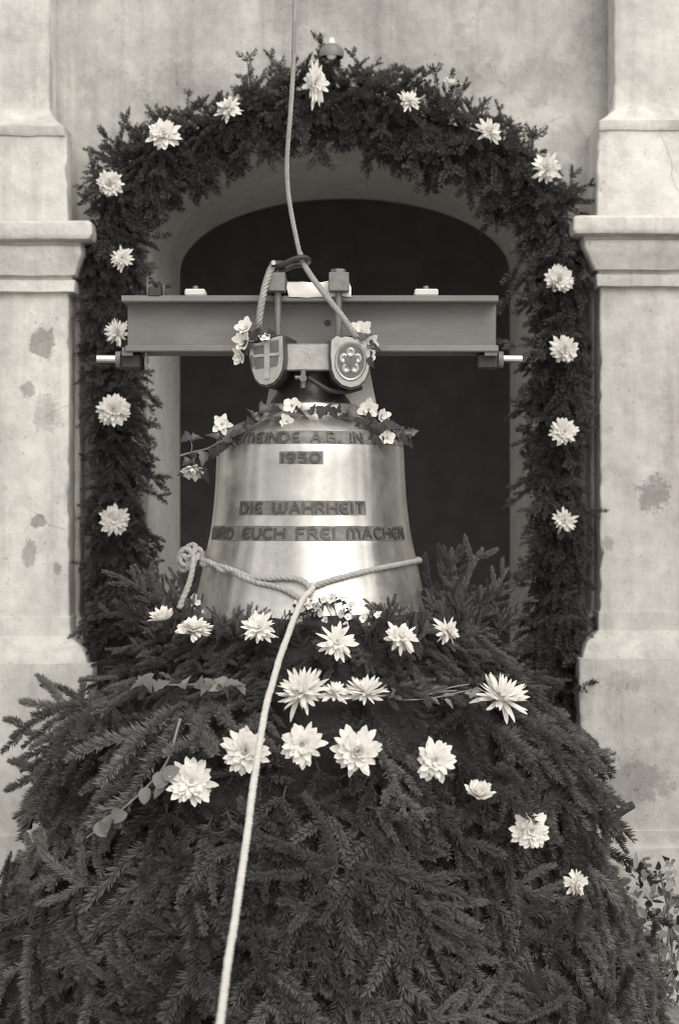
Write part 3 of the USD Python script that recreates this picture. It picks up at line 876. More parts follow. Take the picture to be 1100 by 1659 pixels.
for k in range(5):
    a = np.linspace(0, 2 * np.pi, 26)
    ax = unit(rg.normal(0, 1, 3))
    u = unit(np.cross(ax, [0.2, 0.3, 1]))
    w = np.cross(ax, u)
    cc = kp + np.array([(k - 2) * 0.010, -0.01 * (k % 2), (k % 3 - 1) * 0.018 + 0.006])
    knot.append(rope(cc + np.cos(a)[:, None] * u * (0.019 + 0.003 * (k % 2)) + np.sin(a)[:, None] * w * 0.027, 0.0095, 0.06, 3, 0.006, 0.006, seed=20 + k))
part(brope, "knot", join(*knot), M_ROPE, 50)
part(brope, "loose_end", rope([W(314, 902, -0.15), W(312, 918, -0.17), W(308, 940, -0.18), W(300, 962, -0.19), W(291, 985, -0.2)], 0.0098, 0.05, 3, 0.006, 0.006, seed=8), M_ROPE, 50)
part(brope, "tail", rope([rb(510, 938, .034), rb(507, 949, .040), W(494, 966, -0.43), W(484, 985, -0.50), W(474, 1010, -0.58), W(459, 1050, -0.70), W(447, 1088, -0.81), W(435, 1130, -0.92), W(424, 1185, -1.04), W(413, 1260, -1.18), W(402, 1340, -1.32), W(391, 1420, -1.45), W(379, 1500, -1.60), W(366, 1584, -1.75), W(354, 1680, -1.95), W(340, 1800, -2.2)], 0.0100, 0.040, 3, 0.006, 0.004, seed=9), M_ROPE_NEW, 50)

# ------------------------------------------------------------------ fir branches (kinds)
KINDS = "/World/kinds"
stage.CreateClassPrim(KINDS)


def needles_on(path, rng, dens, length, lift, hw=0.0020):
    p, q = even(path, 0.004)
    t, A, B = frames(p)
    total = q[-1]
    n = int(dens * total)
    u = np.sort(rng.uniform(0.02, 1.0, n)) * (len(p) - 1)
    k = np.clip(u.astype(int), 0, len(p) - 2)
    pos = p[k] + (p[k + 1] - p[k]) * (u - k)[:, None]
    T = t[k]
    up = np.array([0, 0, 1.0])
    side = np.cross(T, up)
    side /= np.linalg.norm(side, axis=1, keepdims=True) + 1e-9
    upp = np.cross(side, T)
    # mostly to both sides and above, as on a spruce twig
    ang = rng.uniform(-0.25 * np.pi, 1.25 * np.pi, n)
    radial = np.cos(ang)[:, None] * side + np.sin(ang)[:, None] * upp
    tipness = (u / (len(p) - 1))
    fwd = rng.uniform(0.6, 1.1, n) + 0.6 * (tipness > 0.93)
    d = radial + T * fwd[:, None] + rng.normal(0, 0.12, (n, 3))
    d /= np.linalg.norm(d, axis=1, keepdims=True)
    L = length * rng.uniform(0.7, 1.1, n) * np.clip(1.15 - 0.45 * tipness ** 3, 0.5, 1.1)
    w = np.cross(d, rng.normal(0, 1, (n, 3)))
    w /= np.linalg.norm(w, axis=1, keepdims=True)
    mid = pos + d * (L * 0.5)[:, None] + upp * (lift * L * 0.10)[:, None]
    tip = pos + d * L[:, None] + upp * (lift * L * 0.25)[:, None]
    v = np.stack([pos, mid + w * hw, tip, mid - w * hw], 1).reshape(-1, 3)
    i = np.arange(n) * 4
    f = np.vstack([np.c_[i, i + 1, i + 2], np.c_[i, i + 2, i + 3]])
    return v, f


def make_branch(seed, L, pairs, side_len, droop, dens=1500, nlen=0.024, hw=0.0020):
    rng = np.random.default_rng(seed)
    n = 14
    t = np.linspace(0, 1, n)
    wx = rng.normal(0, 0.02)
    main = np.c_[L * t, L * (wx * np.sin(2.6 * t) + rng.normal(0, 0.05) * t * t), -droop * L * t ** 2]
    stems, need = [tube(main, np.linspace(0.0045, 0.0016, n), 5)], [needles_on(main[1:], rng, dens, nlen, 1, hw)]
    for k in range(pairs):
        at = 0.18 + 0.68 * k / max(1, pairs - 1) if pairs > 1 else 0.45
        for s in (-1, 1):
            if rng.random() < 0.10:
                continue
            b = min(0.92, at + rng.uniform(-0.03, 0.05))
            i = int(b * (n - 1))
            o = main[i]
            sl = side_len * (1.0 - 0.55 * b) * rng.uniform(0.75, 1.15)
            ang = math.radians(rng.uniform(38, 62))
            tt = np.linspace(0, 1, 9)
            dd = np.array([math.cos(ang), s * math.sin(ang), rng.uniform(-0.15, 0.2)])
            pth = o + np.outer(tt * sl, dd) + np.outer((tt ** 2) * sl, [0.16, -0.10 * s, -0.22 * droop * 2.0])
            stems.append(tube(pth, np.linspace(0.0026, 0.0011, 9), 4))
            need.append(needles_on(pth, rng, dens, nlen * 0.95, 1, hw))
    return join(*stems), join(*need)


kinds, small = [], []
raw_big, raw_small = [], []
for k in range(10):
    st, ne = make_branch(100 + k, [0.30, 0.34, 0.26, 0.30, 0.24, 0.36, 0.28, 0.30, 0.34, 0.26][k], [3, 4, 3, 2, 3, 4, 3, 1, 2, 2][k], [0.21, 0.19, 0.19, 0.17, 0.18, 0.19, 0.16, 0.24, 0.26, 0.22][k], [0.25, 0.5, 0.1, 0.4, 0.2, 0.35, 0.6, 0.3, 0.5, 0.15][k], 1500 if k < 7 else 1700, 0.024 if k < 7 else 0.029)
    base = f"{KINDS}/fir_branch_kind_{k:03d}"
    UsdGeom.Xform.Define(stage, base)
    usdkit.mesh(stage, base + "/stem", st, M_WOODY, 50)
    usdkit.mesh(stage, base + "/needles", ne, M_NEEDLE)
    kinds.append(base)
    raw_big.append((st, ne))
for k in range(5):
    st, ne = make_branch(200 + k, [0.17, 0.19, 0.15, 0.18, 0.16][k], [2, 2, 1, 2, 1][k], [0.105, 0.11, 0.10, 0.10, 0.09][k], [0.2, 0.35, 0.1, 0.25, 0.4][k], 1350, 0.021, 0.0016)
    base = f"{KINDS}/fir_twig_kind_{k:03d}"
    UsdGeom.Xform.Define(stage, base)
    usdkit.mesh(stage, base + "/stem", st, M_WOODY, 50)
    usdkit.mesh(stage, base + "/needles", ne, M_NEEDLE2)
    small.append(base)
    raw_small.append((st, ne))


def place(parent, name, kind, M):
    """one more copy of a kind as a part of its thing"""
    path = numbered(f"{parent.GetPath()}/{name}")
    x = UsdGeom.Xform.Define(stage, path)
    o = ORIGIN.get(str(parent.GetPath()), np.zeros(3))
    M = M.copy()
    M[:3, 3] -= o
    x.AddTransformOp().Set(gfm(M))
    x.GetPrim().GetReferences().AddInternalReference(kind)
    x.GetPrim().SetInstanceable(True)
    return x.GetPrim()


def scatter(parent, name, raws, mats, mat_needle, kind_of):
    """the countless rest as one part"""
    path = numbered(f"{parent.GetPath()}/{name}")
    pi = UsdGeom.PointInstancer.Define(stage, path)
    data(pi.GetPrim(), kind="stuff")
    rel = pi.CreatePrototypesRel()
    for k, (st, ne) in enumerate(raws):
        q = f"{path}/sprig_{k:03d}"
        usdkit.mesh(stage, q, ne, mat_needle)
        rel.AddTarget(q)
    o = ORIGIN.get(str(parent.GetPath()), np.zeros(3))
    pos, ori, sc = [], [], []
    for M in mats:
        s = np.linalg.norm(M[:3, 0])
        Rm = M[:3, :3] / s
        qd = Gf.Matrix3d(*Rm.T.ravel().tolist()).ExtractRotation().GetQuat()
        ori.append(Gf.Quath(float(qd.GetReal()), *[float(x) for x in qd.GetImaginary()]))
        pos.append(Gf.Vec3f(*(M[:3, 3] - o).tolist()))
        sc.append(Gf.Vec3f(s, s, s))
    pi.CreateProtoIndicesAttr(Vt.IntArray(kind_of))
    pi.CreatePositionsAttr(Vt.Vec3fArray(pos))
    pi.CreateOrientationsAttr(Vt.QuathArray(ori))
    pi.CreateScalesAttr(Vt.Vec3fArray(sc))


# ------------------------------------------------------------------ fir mound under the bell
ZT = [0.0, 0.30, 0.60, 0.80, 0.95, 1.08, 1.17, 1.215, 1.23, 1.29, 1.34, 1.385, 1.415, 1.435]
AA = [1.14, 1.02, 0.92, 0.845, 0.775, 0.71, 0.65, 0.60, 0.555, 0.545, 0.53, 0.50, 0.46, 0.40]
BB = [1.04, 0.96, 0.89, 0.84, 0.80, 0.76, 0.72, 0.66, 0.58, 0.56, 0.54, 0.51, 0.47, 0.41]
MX = -0.062


def mound_ab(z):
    return np.interp(z, ZT, AA), np.interp(z, ZT, BB)


def mound_pt(z, th, grow=0.0):
    a, b = mound_ab(z)
    k = np.clip((1.2 - z) / 0.25, 0.15, 1)
    grow = grow + k * 0.27 * (float(meshkit.fbm(np.array([2.6 * math.cos(th), 2.6 * math.sin(th), 3.2 * z]), 3, 8)) - 0.5)
    return np.array([MX + (a + grow) * math.cos(th), (b + grow) * math.sin(th), z])


def mound_front(px, py, proud=0.10):
    """where the view line through a place in the picture meets the pile"""
    y = -1.3
    for y in np.arange(-1.5, 0.6, 0.006):
        p = W(px, py, y)
        a, b = mound_ab(p[2])
        if p[2] < 1.45 and ((p[0] - MX) / (a + proud)) ** 2 + (y / (b + proud)) ** 2 <= 1:
            return p
    return W(px, py, 0.0)


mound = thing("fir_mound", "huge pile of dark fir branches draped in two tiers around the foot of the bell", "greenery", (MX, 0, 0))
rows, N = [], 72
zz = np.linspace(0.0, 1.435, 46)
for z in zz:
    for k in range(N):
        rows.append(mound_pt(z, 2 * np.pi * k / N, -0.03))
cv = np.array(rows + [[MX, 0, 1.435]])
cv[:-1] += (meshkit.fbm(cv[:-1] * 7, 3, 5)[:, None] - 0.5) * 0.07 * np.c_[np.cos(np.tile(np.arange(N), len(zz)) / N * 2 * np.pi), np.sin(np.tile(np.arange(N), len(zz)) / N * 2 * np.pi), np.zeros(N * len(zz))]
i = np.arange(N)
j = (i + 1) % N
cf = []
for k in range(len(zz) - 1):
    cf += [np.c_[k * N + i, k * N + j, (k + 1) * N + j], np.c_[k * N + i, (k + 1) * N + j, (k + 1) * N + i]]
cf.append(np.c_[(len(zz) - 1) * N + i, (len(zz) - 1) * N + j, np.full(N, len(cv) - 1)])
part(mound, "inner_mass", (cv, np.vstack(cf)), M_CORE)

SHOWN = [(264, 1004, 20), (314, 1016, 26), (420, 1018, 30), (546, 1040, 28), (650, 1032, 26), (726, 1022, 24), (490, 1122, 38), (543, 1122, 24), (592, 1122, 34), (812, 1128, 38), (310, 1267, 38), (398, 1217, 37),
         (489, 1207, 35), (578, 1218, 39), (705, 1231, 34), (776, 1290, 26), (860, 1347, 32), (934, 1432, 24), (264, 1262, 16), (256, 1284, 14), (236, 1292, 14), (196, 1324, 14), (178, 1332, 16), (166, 1346, 14), (280, 1232, 14),
         (245, 1110, 12), (340, 1110, 12), (370, 1112, 12), (508, 984, 20), (560, 990, 30), (326, 986, 16)]
SHOWN = [(a, b, r, mound_front(a, b, 0.12)[1]) for a, b, r in SHOWN]


def covers(p, d, s, L=0.33):
    """whether a branch would hang in front of a flower that the pile shows"""
    d = unit(d)
    for t in (0.0, 0.2, 0.4, 0.6, 0.8, 1.0):
        q = p + d * t * L * s
        k = 6.0 / (S0 * (6.0 + q[1]))
        px, py = 550 + q[0] * k, 829.5 - (q[2] - EYE_Z) * k
        if px > 905 and py < 1165:      # no branch reaches across the right pedestal
            return True
        for a, b, r, y in SHOWN:
            if abs(px - a) < 0.85 * r + 4 and abs(py - b) < 0.85 * r + 4 and q[1] < y + 0.02:
                return True
    return False


rng = np.random.default_rng(11)
cand = []
for k in range(640):      # lower tier: hanging branches
    z = 0.12 + 1.09 * rng.beta(1.25, 0.95)
    th = -np.pi / 2 + rng.uniform(-1.9, 1.9)
    top = np.clip((z - 0.95) / 0.26, 0, 1)
    o = unit([math.cos(th) / mound_ab(z)[0], math.sin(th) / mound_ab(z)[1], 0])
    side = np.array([-o[1], o[0], 0])
    p = mound_pt(z, th, rng.uniform(-0.07, 0.02))
    d = o * (0.42 + 0.55 * top) + np.array([0, 0, -1.0]) * (0.95 - 0.62 * top) + side * rng.normal(0, 0.52) + rng.normal(0, 0.16, 3)
    up = o * (1 - 0.75 * top) + np.array([0, 0, 0.35 + 0.8 * top]) + rng.normal(0, 0.25, 3)
    cand.append((p, d, up, rng.uniform(0.75, 1.15) * (1.25 if k % 5 == 0 else 1.0)))
for k in range(380):      # upper tier round the bell's foot
    z = rng.uniform(1.23, 1.42)
    th = -np.pi / 2 + rng.uniform(-2.2, 2.2)
    o = unit([math.cos(th), math.sin(th), 0])
    side = np.array([-o[1], o[0], 0])
    p = mound_pt(z, th, rng.uniform(-0.10, -0.02))
    d = o * 0.55 + np.array([0, 0, rng.uniform(-0.8, 0.25)]) + side * rng.normal(0, 0.6)
    up = np.array([0, 0, 1.0]) + o * 0.4 + rng.normal(0, 0.25, 3)
    cand.append((p, d, up, rng.uniform(0.36, 0.58)))
for k in range(150):      # flat on the ledge between the tiers
    th = -np.pi / 2 + rng.uniform(-1.8, 1.8)
    o = unit([math.cos(th), math.sin(th), 0])
    side = np.array([-o[1], o[0], 0])
    q = rng.uniform(0.48, 0.66)
    p = np.array([MX + (q - 0.005) * math.cos(th), (q + 0.03) * math.sin(th), 1.225 + rng.uniform(-0.03, 0.01)])
    cand.append((p, o * 0.6 + side * rng.normal(0, 0.8) + [0, 0, rng.uniform(-0.15, 0.25)], np.array([0, 0, 1.0]) + o * 0.5 + rng.normal(0, .25, 3), rng.uniform(0.36, 0.56)))
for k in range(190):       # short tips crowding against the bell's foot
    th = -np.pi / 2 + rng.uniform(-1.7, 1.7)
    o = unit([math.cos(th), math.sin(th), 0])
    side = np.array([-o[1], o[0], 0])
    q = rng.uniform(0.47, 0.53)
    cand.append((np.array([bx + q * math.cos(th), q * math.sin(th), 1.36 + rng.uniform(-0.03, 0.02)]), o * rng.normal(0.1, .3) + side * rng.normal(0, .6) + [0, 0, rng.uniform(0.3, 0.9)], o + rng.normal(0, .4, 3), rng.uniform(0.22, 0.40)))
for k in range(110):      # branches lying across the others
    z = 0.25 + 0.85 * rng.random()
    th = -np.pi / 2 + rng.uniform(-1.6, 1.6)
    o = unit([math.cos(th), math.sin(th), 0])
    side = np.array([-o[1], o[0], 0])
    cand.append((mound_pt(z, th, rng.uniform(-0.02, 0.04)), side * rng.choice([-1, 1]) * rng.uniform(0.5, 1) + o * 0.3 + [0, 0, rng.uniform(-0.8, 0.5)], o + [0, 0, 0.4] + rng.normal(0, .3, 3), rng.uniform(0.6, 0.95)))
# stray sprays that break the outline, as at both ends of the ledge
for px, py, y, tx, ty, s in ((165, 1165, -0.05, -1, -0.30, 0.95), (150, 1195, -0.1, -1, 0.18, 0.85), (150, 1130, 0.0, -1, 0.12, 0.8), (120, 1240, -0.2, -1, 0.25, 0.9), (240, 1010, 0.05, -0.9, -0.5, 0.62),
                             (262, 985, -0.05, -0.6, -0.7, 0.55), (700, 985, 0.1, 0.35, -0.9, 0.62), (745, 985, 0.1, 0.3, -1, 0.60), (775, 1000, 0.05, 0.5, -0.9, 0.55), (720, 960, 0.12, 0.15, -1, 0.45), (850, 1185, -0.1, 1, 0.7, 0.8), (870, 1215, -0.1, 1, 0.7, 0.8), (905, 1260, -0.1, 1, 0.7, 0.8), (935, 1310, -0.1, 1, 0.35, 0.7)):
    cand.append((W(px, py, y), np.array([tx, rng.normal(0, .2), -ty]), np.array([0, -0.7, 0.7]), s))
for k in range(34):
    left = k % 5 < 2
    px = rng.uniform(215, 318) if left else rng.uniform(688, 825)
    py = rng.uniform(985, 1040) if not left else rng.uniform(990, 1040)
    lean = (px - 300) / 140 if left else (px - 740) / 160
    cand.append((W(px, py, rng.uniform(-0.22, 0.12)), np.array([lean + rng.normal(0, .35), rng.normal(-.3, .25), 1.0]), np.array([rng.normal(0, .4), -1, .3]), rng.uniform(0.34, 0.50) if left else rng.uniform(0.26, 0.42)))
frontness = np.array([c[0][1] + 0.15 * abs(c[0][0] - MX) for c in cand])
frontness[-48:] = -9
order = np.argsort(frontness)
rest, rest_kind = [], []
n_ = -1
for k in order:
    p, d, up, s = cand[k]
    if covers(p, d, s):
        continue
    n_ += 1
    kd = int(rng.integers(0, len(kinds)))
    M = frame_matrix(p, d, up, s)
    if n_ < 298:
        place(mound, "fir_branch", kinds[kd], M)
    else:
        rest.append(M)
        rest_kind.append(kd)
scatter(mound, "foliage", raw_big, rest, M_NEEDLE, rest_kind)
part(mound, "cut_stem", tube(spline([W(978, 1338, -0.15), W(998, 1322, -0.16), W(1012, 1312, -0.17), W(1026, 1304, -0.18)], 12), np.linspace(0.015, 0.013, 12), 9), M_WOODY, 40, label="cut end of a thick stem sticking out on the right")

# ------------------------------------------------------------------ fir garland round the doorway
GP = [(192, 1130, 62), (190, 1040, 58), (190, 950, 55), (189, 860, 55), (190, 760, 55), (187, 660, 52), (186, 570, 52), (184, 480, 55), (183, 405, 58), (172, 338, 60), (182, 294, 62), (230, 262, 62), (296, 228, 62), (372, 200, 60), (446, 172, 62), (515, 152, 66), (585, 158, 66), (650, 186, 66), (715, 208, 66), (778, 226, 66), (828, 268, 62), (872, 312, 64), (900, 355, 62), (906, 430, 56), (910, 520, 56), (908, 620, 56), (906, 720, 56), (906, 820, 56), (906, 920, 56), (902, 1020, 56), (898, 1120, 56), (898, 1200, 56)]
GY = 0.84
gp = spline([W(a, b, GY) for a, b, _ in GP], 400)
gpe, gq = even(gp, 0.012)
gw = np.interp(np.linspace(0, 1, len(gpe)), np.linspace(0, 1, len(GP)), [c for _, _, c in GP]) * S0 * 6.84 / 6
garland = thing("fir_garland", "thick dark fir garland framing the arched doorway and hanging down both its sides", "garland", W(561, 160, GY))
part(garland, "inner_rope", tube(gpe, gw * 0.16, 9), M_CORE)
rng = np.random.default_rng(21)
cand = []
tg, _, _ = frames(gpe)
for k in range(3100):
    i = int(rng.integers(0, len(gpe)))
    t = tg[i]
    a = unit(np.cross(t, [0, 1, 0]))
    ph = rng.uniform(0, 2 * np.pi) if rng.random() < 0.25 else -np.pi / 2 + rng.normal(0, 1.0)
    r = a * math.cos(ph) + np.array([0, 1, 0]) * math.sin(ph)
    p = gpe[i] + r * gw[i] * rng.uniform(-0.15, 0.55)
    flow = t if t[2] < 0 else -t
    hang = np.array([0, 0, -1.0]) * (0.55 if r[2] < 0.45 - 0.5 * rng.random() else 0.0)
    d = r * np.array([1, 0.55, 1]) * rng.uniform(0.45, 1.0) + flow * rng.uniform(-0.1, 0.6) * (abs(t[2]) > 0.5) + t * rng.normal(0, 0.45) + hang + rng.normal(0, 0.15, 3)
    s = (rng.uniform(0.52, 0.82) if rng.random() < 0.87 else rng.uniform(0.85, 1.1)) * gw[i] / 0.125 * (1.0 if r[2] < 0.2 else 0.72)
    tip = p + unit(d) * 0.19 * s
    if tip[2] < W(0, 212, 0.84)[2] and not (W(122 if tip[2] < W(0, 355, 0.84)[2] else 108, 0, 0.80)[0] < tip[0] < W(962, 0, 0.80)[0]) and tip[1] > 0.62:
        continue
    if tip[2] < W(0, 340, 0.84)[2] and not (W(150, 0, 0.66)[0] < tip[0] < W(930, 0, 0.66)[0]) and W(0, 400, 0.8)[2] < tip[2]:
        continue
    cand.append((p, d, r + np.array([0, 0, 0.5]), s, r[1]))
order = np.argsort([c[4] + 0.0 * c[0][2] for c in cand])
rest, rest_kind = [], []
for n_, k in enumerate(order):
    p, d, up, s, _ = cand[k]
    kd = int(rng.integers(0, len(small)))
    M = frame_matrix(p, d, up, s)
    if n_ < 298:
        place(garland, "fir_twig", small[kd], M)
    else:
        rest.append(M)
        rest_kind.append(kd)
scatter(garland, "foliage", raw_small, rest, M_NEEDLE2, rest_kind)

# ------------------------------------------------------------------ flowers


def petal(L, w, rng, a0, a1, cup=0.25, tip=0.35, twist=0.0):
    """one petal along +x, rising from the disc at angle a0 to a1"""
    nt = 8
    t = np.linspace(0, 1, nt)
    ang = a0 + (a1 - a0) * t
    ds = L / (nt - 1)
    x = np.r_[0, np.cumsum(np.cos(ang[:-1]) * ds)]
    z = np.r_[0, np.cumsum(np.sin(ang[:-1]) * ds)]
    grow = np.clip(t / 0.62, 0, 1)
    width = w * (0.30 + 0.70 * np.sin(grow * np.pi / 2)) * np.sqrt(np.clip(1 - t ** (6.5 - 6.0 * min(tip, 0.8)), 0, 1))
    width[-1] = 0.12 * w
    v = []
    for k in range(nt):
        for s in (-1, 0, 1):
            cz = cup * width[k] * (abs(s))
            tw = twist * t[k]
            v.append((x[k] - math.sin(ang[k]) * cz, s * width[k] * math.cos(tw), z[k] + math.cos(ang[k]) * cz + s * width[k] * math.sin(tw)))
    v = np.array(v) + rng.normal(0, 0.03 * w, (nt * 3, 3))
    f = []
    for k in range(nt - 1):
        for s in range(2):
            q = k * 3 + s
            f += [(q, q + 3, q + 4), (q, q + 4, q + 1)]
    return v, np.array(f)


def make_flower_kind(name, seed, rings, heart=0.16, mat=None, sub_d=0.02):
    """rings: (petals, length, width, a0, a1, jitter, tip, twist), unit radius about 1"""
    rng = np.random.default_rng(seed)
    if len(rings) > 2 and rings[0][6] < 0.5:
        rings = [(round(n * 1.35), L, w * 0.80, a0, a1, jit, tip * 0.6, tw) for n, L, w, a0, a1, jit, tip, tw in rings]
    base = f"{KINDS}/{name}"
    UsdGeom.Xform.Define(stage, base)
    c = 0
    for ri, (n, L, w, a0, a1, jit, tip, tw) in enumerate(rings):
        for k in range(n):
            if rng.random() < 0.04:
                continue
            Lk = L * rng.uniform(1 - jit, 1 + jit * 0.6)
            bent = rng.random() < 0.16
            wilt = rng.normal(-0.5, 0.5) if bent else 0.0
            pv, pf = petal(Lk, w * rng.uniform(0.85, 1.15), rng, a0 + rng.normal(0, 0.10), a1 + rng.normal(0, 0.25) + wilt, rng.uniform(0.15, 0.4), tip, tw * rng.normal(0, 1))
            az = 2 * np.pi * (k + 0.5 * (ri % 2)) / n + rng.normal(0, 0.12)
            ca, sa = math.cos(az), math.sin(az)
            pv = pv + [0.06, 0, 0.03 * ri]
            pv = np.c_[pv[:, 0] * ca - pv[:, 1] * sa, pv[:, 0] * sa + pv[:, 1] * ca, pv[:, 2]]
            usdkit.mesh(stage, f"{base}/petal" + (f"_{c:03d}" if c else ""), (pv, pf), mat or M_PETAL, True)
            c += 1
    h = trimesh.creation.icosphere(2, heart)
    h.apply_scale([1, 1, 0.7])
    hv, hf = arr(h)
    hv = hv * (1 + 0.25 * (meshkit.noise(hv * 14, seed)[:, None] - 0.5)) + [0, 0, 0.05]
    usdkit.mesh(stage, base + "/heart", (hv, hf), M_HEART, True)
    usdkit.mesh(stage, base + "/stalk", cyl([0, 0, -0.5], [0, 0, 0.05], 0.05, 6), M_WOODY)
    return base


R = math.radians
RINGS = {
    "round0": ([(17, 1.0, .19, R(-8), R(8), .12, .25, .25), (16, .90, .18, R(10), R(20), .15, .25, .25), (14, .76, .17, R(26), R(40), .15, .25, .2), (11, .56, .15, R(42), R(66), .15, .3, .2), (8, .36, .12, R(60), R(95), .15, .3, .1)], 0.16),
    "round1": ([(16, 1.0, .20, R(-12), R(10), .2, .2, .3), (15, .88, .19, R(8), R(26), .2, .2, .3), (12, .70, .18, R(26), R(50), .2, .25, .2), (10, .50, .15, R(44), R(80), .2, .3, .2), (6, .32, .12, R(60), R(100), .2, .3, .1)], 0.16),
    "open0": ([(16, 1.0, .20, R(-2), R(14), .18, .35, .25), (15, .84, .18, R(14), R(26), .18, .35, .25), (13, .64, .15, R(28), R(44), .2, .35, .2), (9, .40, .11, R(40), R(70), .2, .35, .1)], 0.17),
    "open1": ([(14, 1.0, .22, R(-10), R(14), .26, .3, .35), (13, .84, .20, R(12), R(18), .24, .3, .3), (11, .64, .17, R(26), R(50), .25, .3, .25), (8, .42, .12, R(44), R(75), .2, .35, .1)], 0.18),
    "spiky0": ([(22, 1.0, .105, R(-6), R(22), .22, .7, .6), (20, .92, .10, R(14), R(38), .22, .7, .6), (17, .78, .10, R(32), R(58), .22, .7, .5), (12, .55, .09, R(52), R(84), .2, .65, .4), (8, .35, .08, R(70), R(100), .2, .6, .3)], 0.16),
    "spiky1": ([(17, 1.0, .135, R(-18), R(10), .32, .5, .5), (16, .86, .13, R(8), R(28), .3, .5, .5), (12, .64, .12, R(28), R(56), .3, .5, .4), (8, .42, .10, R(50), R(85), .25, .5, .3)], 0.16),
    "ragged": ([(14, 1.0, .18, R(-32), R(0), .38, .4, .6), (13, .84, .17, R(0), R(34), .38, .4, .6), (10, .64, .16, R(30), R(66), .3, .4, .4), (7, .42, .12, R(55), R(95), .3, .4, .3)], 0.16),
    "cup": ([(15, 1.0, .20, R(20), R(52), .2, .25, .3), (13, .88, .19, R(38), R(72), .2, .25, .3), (10, .66, .17, R(55), R(95), .2, .3, .2), (6, .4, .14, R(70), R(110), .2, .3, .1)], 0.16),
    "small5": ([(5, 1.0, .42, R(8), R(20), .12, .35, .1)], 0.2),
    "small6": ([(6, 1.0, .36, R(20), R(40), .18, .55, .2), (4, .6, .26, R(45), R(70), .2, .4, .1)], 0.16),
    "star5": ([(5, 1.0, .40, R(0), R(8), .08, .8, .05), (5, .7, .34, R(15), R(30), .1, .8, .05)], 0.18),
}


FK = {k: make_flower_kind("small_flower_kind_%03d" % n, 9 + n, *RINGS[k]) for n, k in enumerate(("small5", "small6", "star5"))}
made_dahlias = [0]


def flower(kind, px, py, y, dia, label, yaw=0.0, pitch=8.0, spin=None, sx=1.0, sy=1.0, name="dahlia", cat="flower", group=None, p=None, big=1.0):
    p = W(px, py, y) if p is None else p
    s = dia * S0 * (6 + p[1]) / 6 / 2 / 0.96
    a, b = math.radians(yaw), math.radians(pitch)
    f = np.array([math.sin(a) * math.cos(b), -math.cos(a) * math.cos(b), math.sin(b)])
    xa = unit(np.cross([0, 0, 1.0], f)) if abs(f[2]) < 0.98 else np.array([1.0, 0, 0])
    ya = np.cross(f, xa)
    sp = random.Random(int(px * 7 + py)).uniform(0, 2 * math.pi) if spin is None else math.radians(spin)
    A = np.c_[xa * sx, ya * sy, f]
    Rz = np.array([[math.cos(sp), -math.sin(sp), 0], [math.sin(sp), math.cos(sp), 0], [0, 0, 1]])
    M = np.eye(4)
    M[:3, :3] = A @ Rz * s
    M[:3, 3] = p
    x = UsdGeom.Xform.Define(stage, numbered("/World/" + name))
    x.AddTransformOp().Set(gfm(M))
    kind_path = FK.get(kind)
    if kind_path is None:      # no two dahlias grow alike
        made_dahlias[0] += 1
        kind_path = make_flower_kind("dahlia_kind_%03d" % made_dahlias[0], 40 + made_dahlias[0], *RINGS[kind])
    x.GetPrim().GetReferences().AddInternalReference(kind_path)
    x.GetPrim().SetInstanceable(True)
    data(x.GetPrim(), label=label, category=cat, group=group)


GG, MG = "dahlias pinned to the doorway garland", "dahlias stuck in the fir mound"
FY = 0.655
for f in [
    ("round1", 178, 296, 43, "white dahlia on the garland beside the left pilaster's upper block", 0, 5),
    ("open1", 265, 216, 54, "bright wide-open white dahlia on the left shoulder of the garland arch", 0, 20),
    ("ragged", 370, 173, 46, "ragged white dahlia at the upper edge of the arch left of the hanging cable", -25, 40),
    ("ragged", 512, 132, 52, "tall drooping white dahlia at the top of the arch under the round lamp", 15, 5),
    ("spiky1", 663, 162, 42, "white dahlia on the upper arch right of the top, partly sunk in fir", 25, 35),
    ("cup", 729, 136, 28, "small half-hidden white bloom behind the fir tips right of the arch top", 30, 50),
    ("ragged", 794, 211, 42, "torn-looking white dahlia on the right slope of the arch", 20, 10),
    ("ragged", 886, 270, 50, "ragged white dahlia at the right shoulder of the arch", -10, 15),
    ("spiky1", 198, 418, 38, "small dull star-shaped dahlia beside the left cornice, below the arch", 0, 0),
    ("spiky0", 192, 538, 42, "shaggy white dahlia half behind the left end of the steel beam", -20, 0),
    ("round0", 184, 664, 52, "full round white dahlia on the left garland just below the shaft end", 0, 10),
    ("open0", 186, 842, 48, "white dahlia with open centre low on the left garland", 5, 0),
    ("round0", 906, 452, 46, "full white dahlia on the right garland beside the right cornice", 0, 5),
    ("round1", 914, 565, 46, "slightly frayed white dahlia on the right garland at beam height", 10, 0),
    ("open0", 914, 700, 44, "compact white dahlia halfway down the right garland", 0, 10),
    ("spiky1", 914, 843, 42, "star-shaped white dahlia lowest on the right garland", 0, 0),
]:
    k, px, py, dia, lab, yaw, pit = f
    kw = dict(sx=0.75, sy=1.45) if (px, py) == (512, 132) else {}
    flower(k, px, py, FY, dia, lab, yaw, pit, group=GG, **kw)
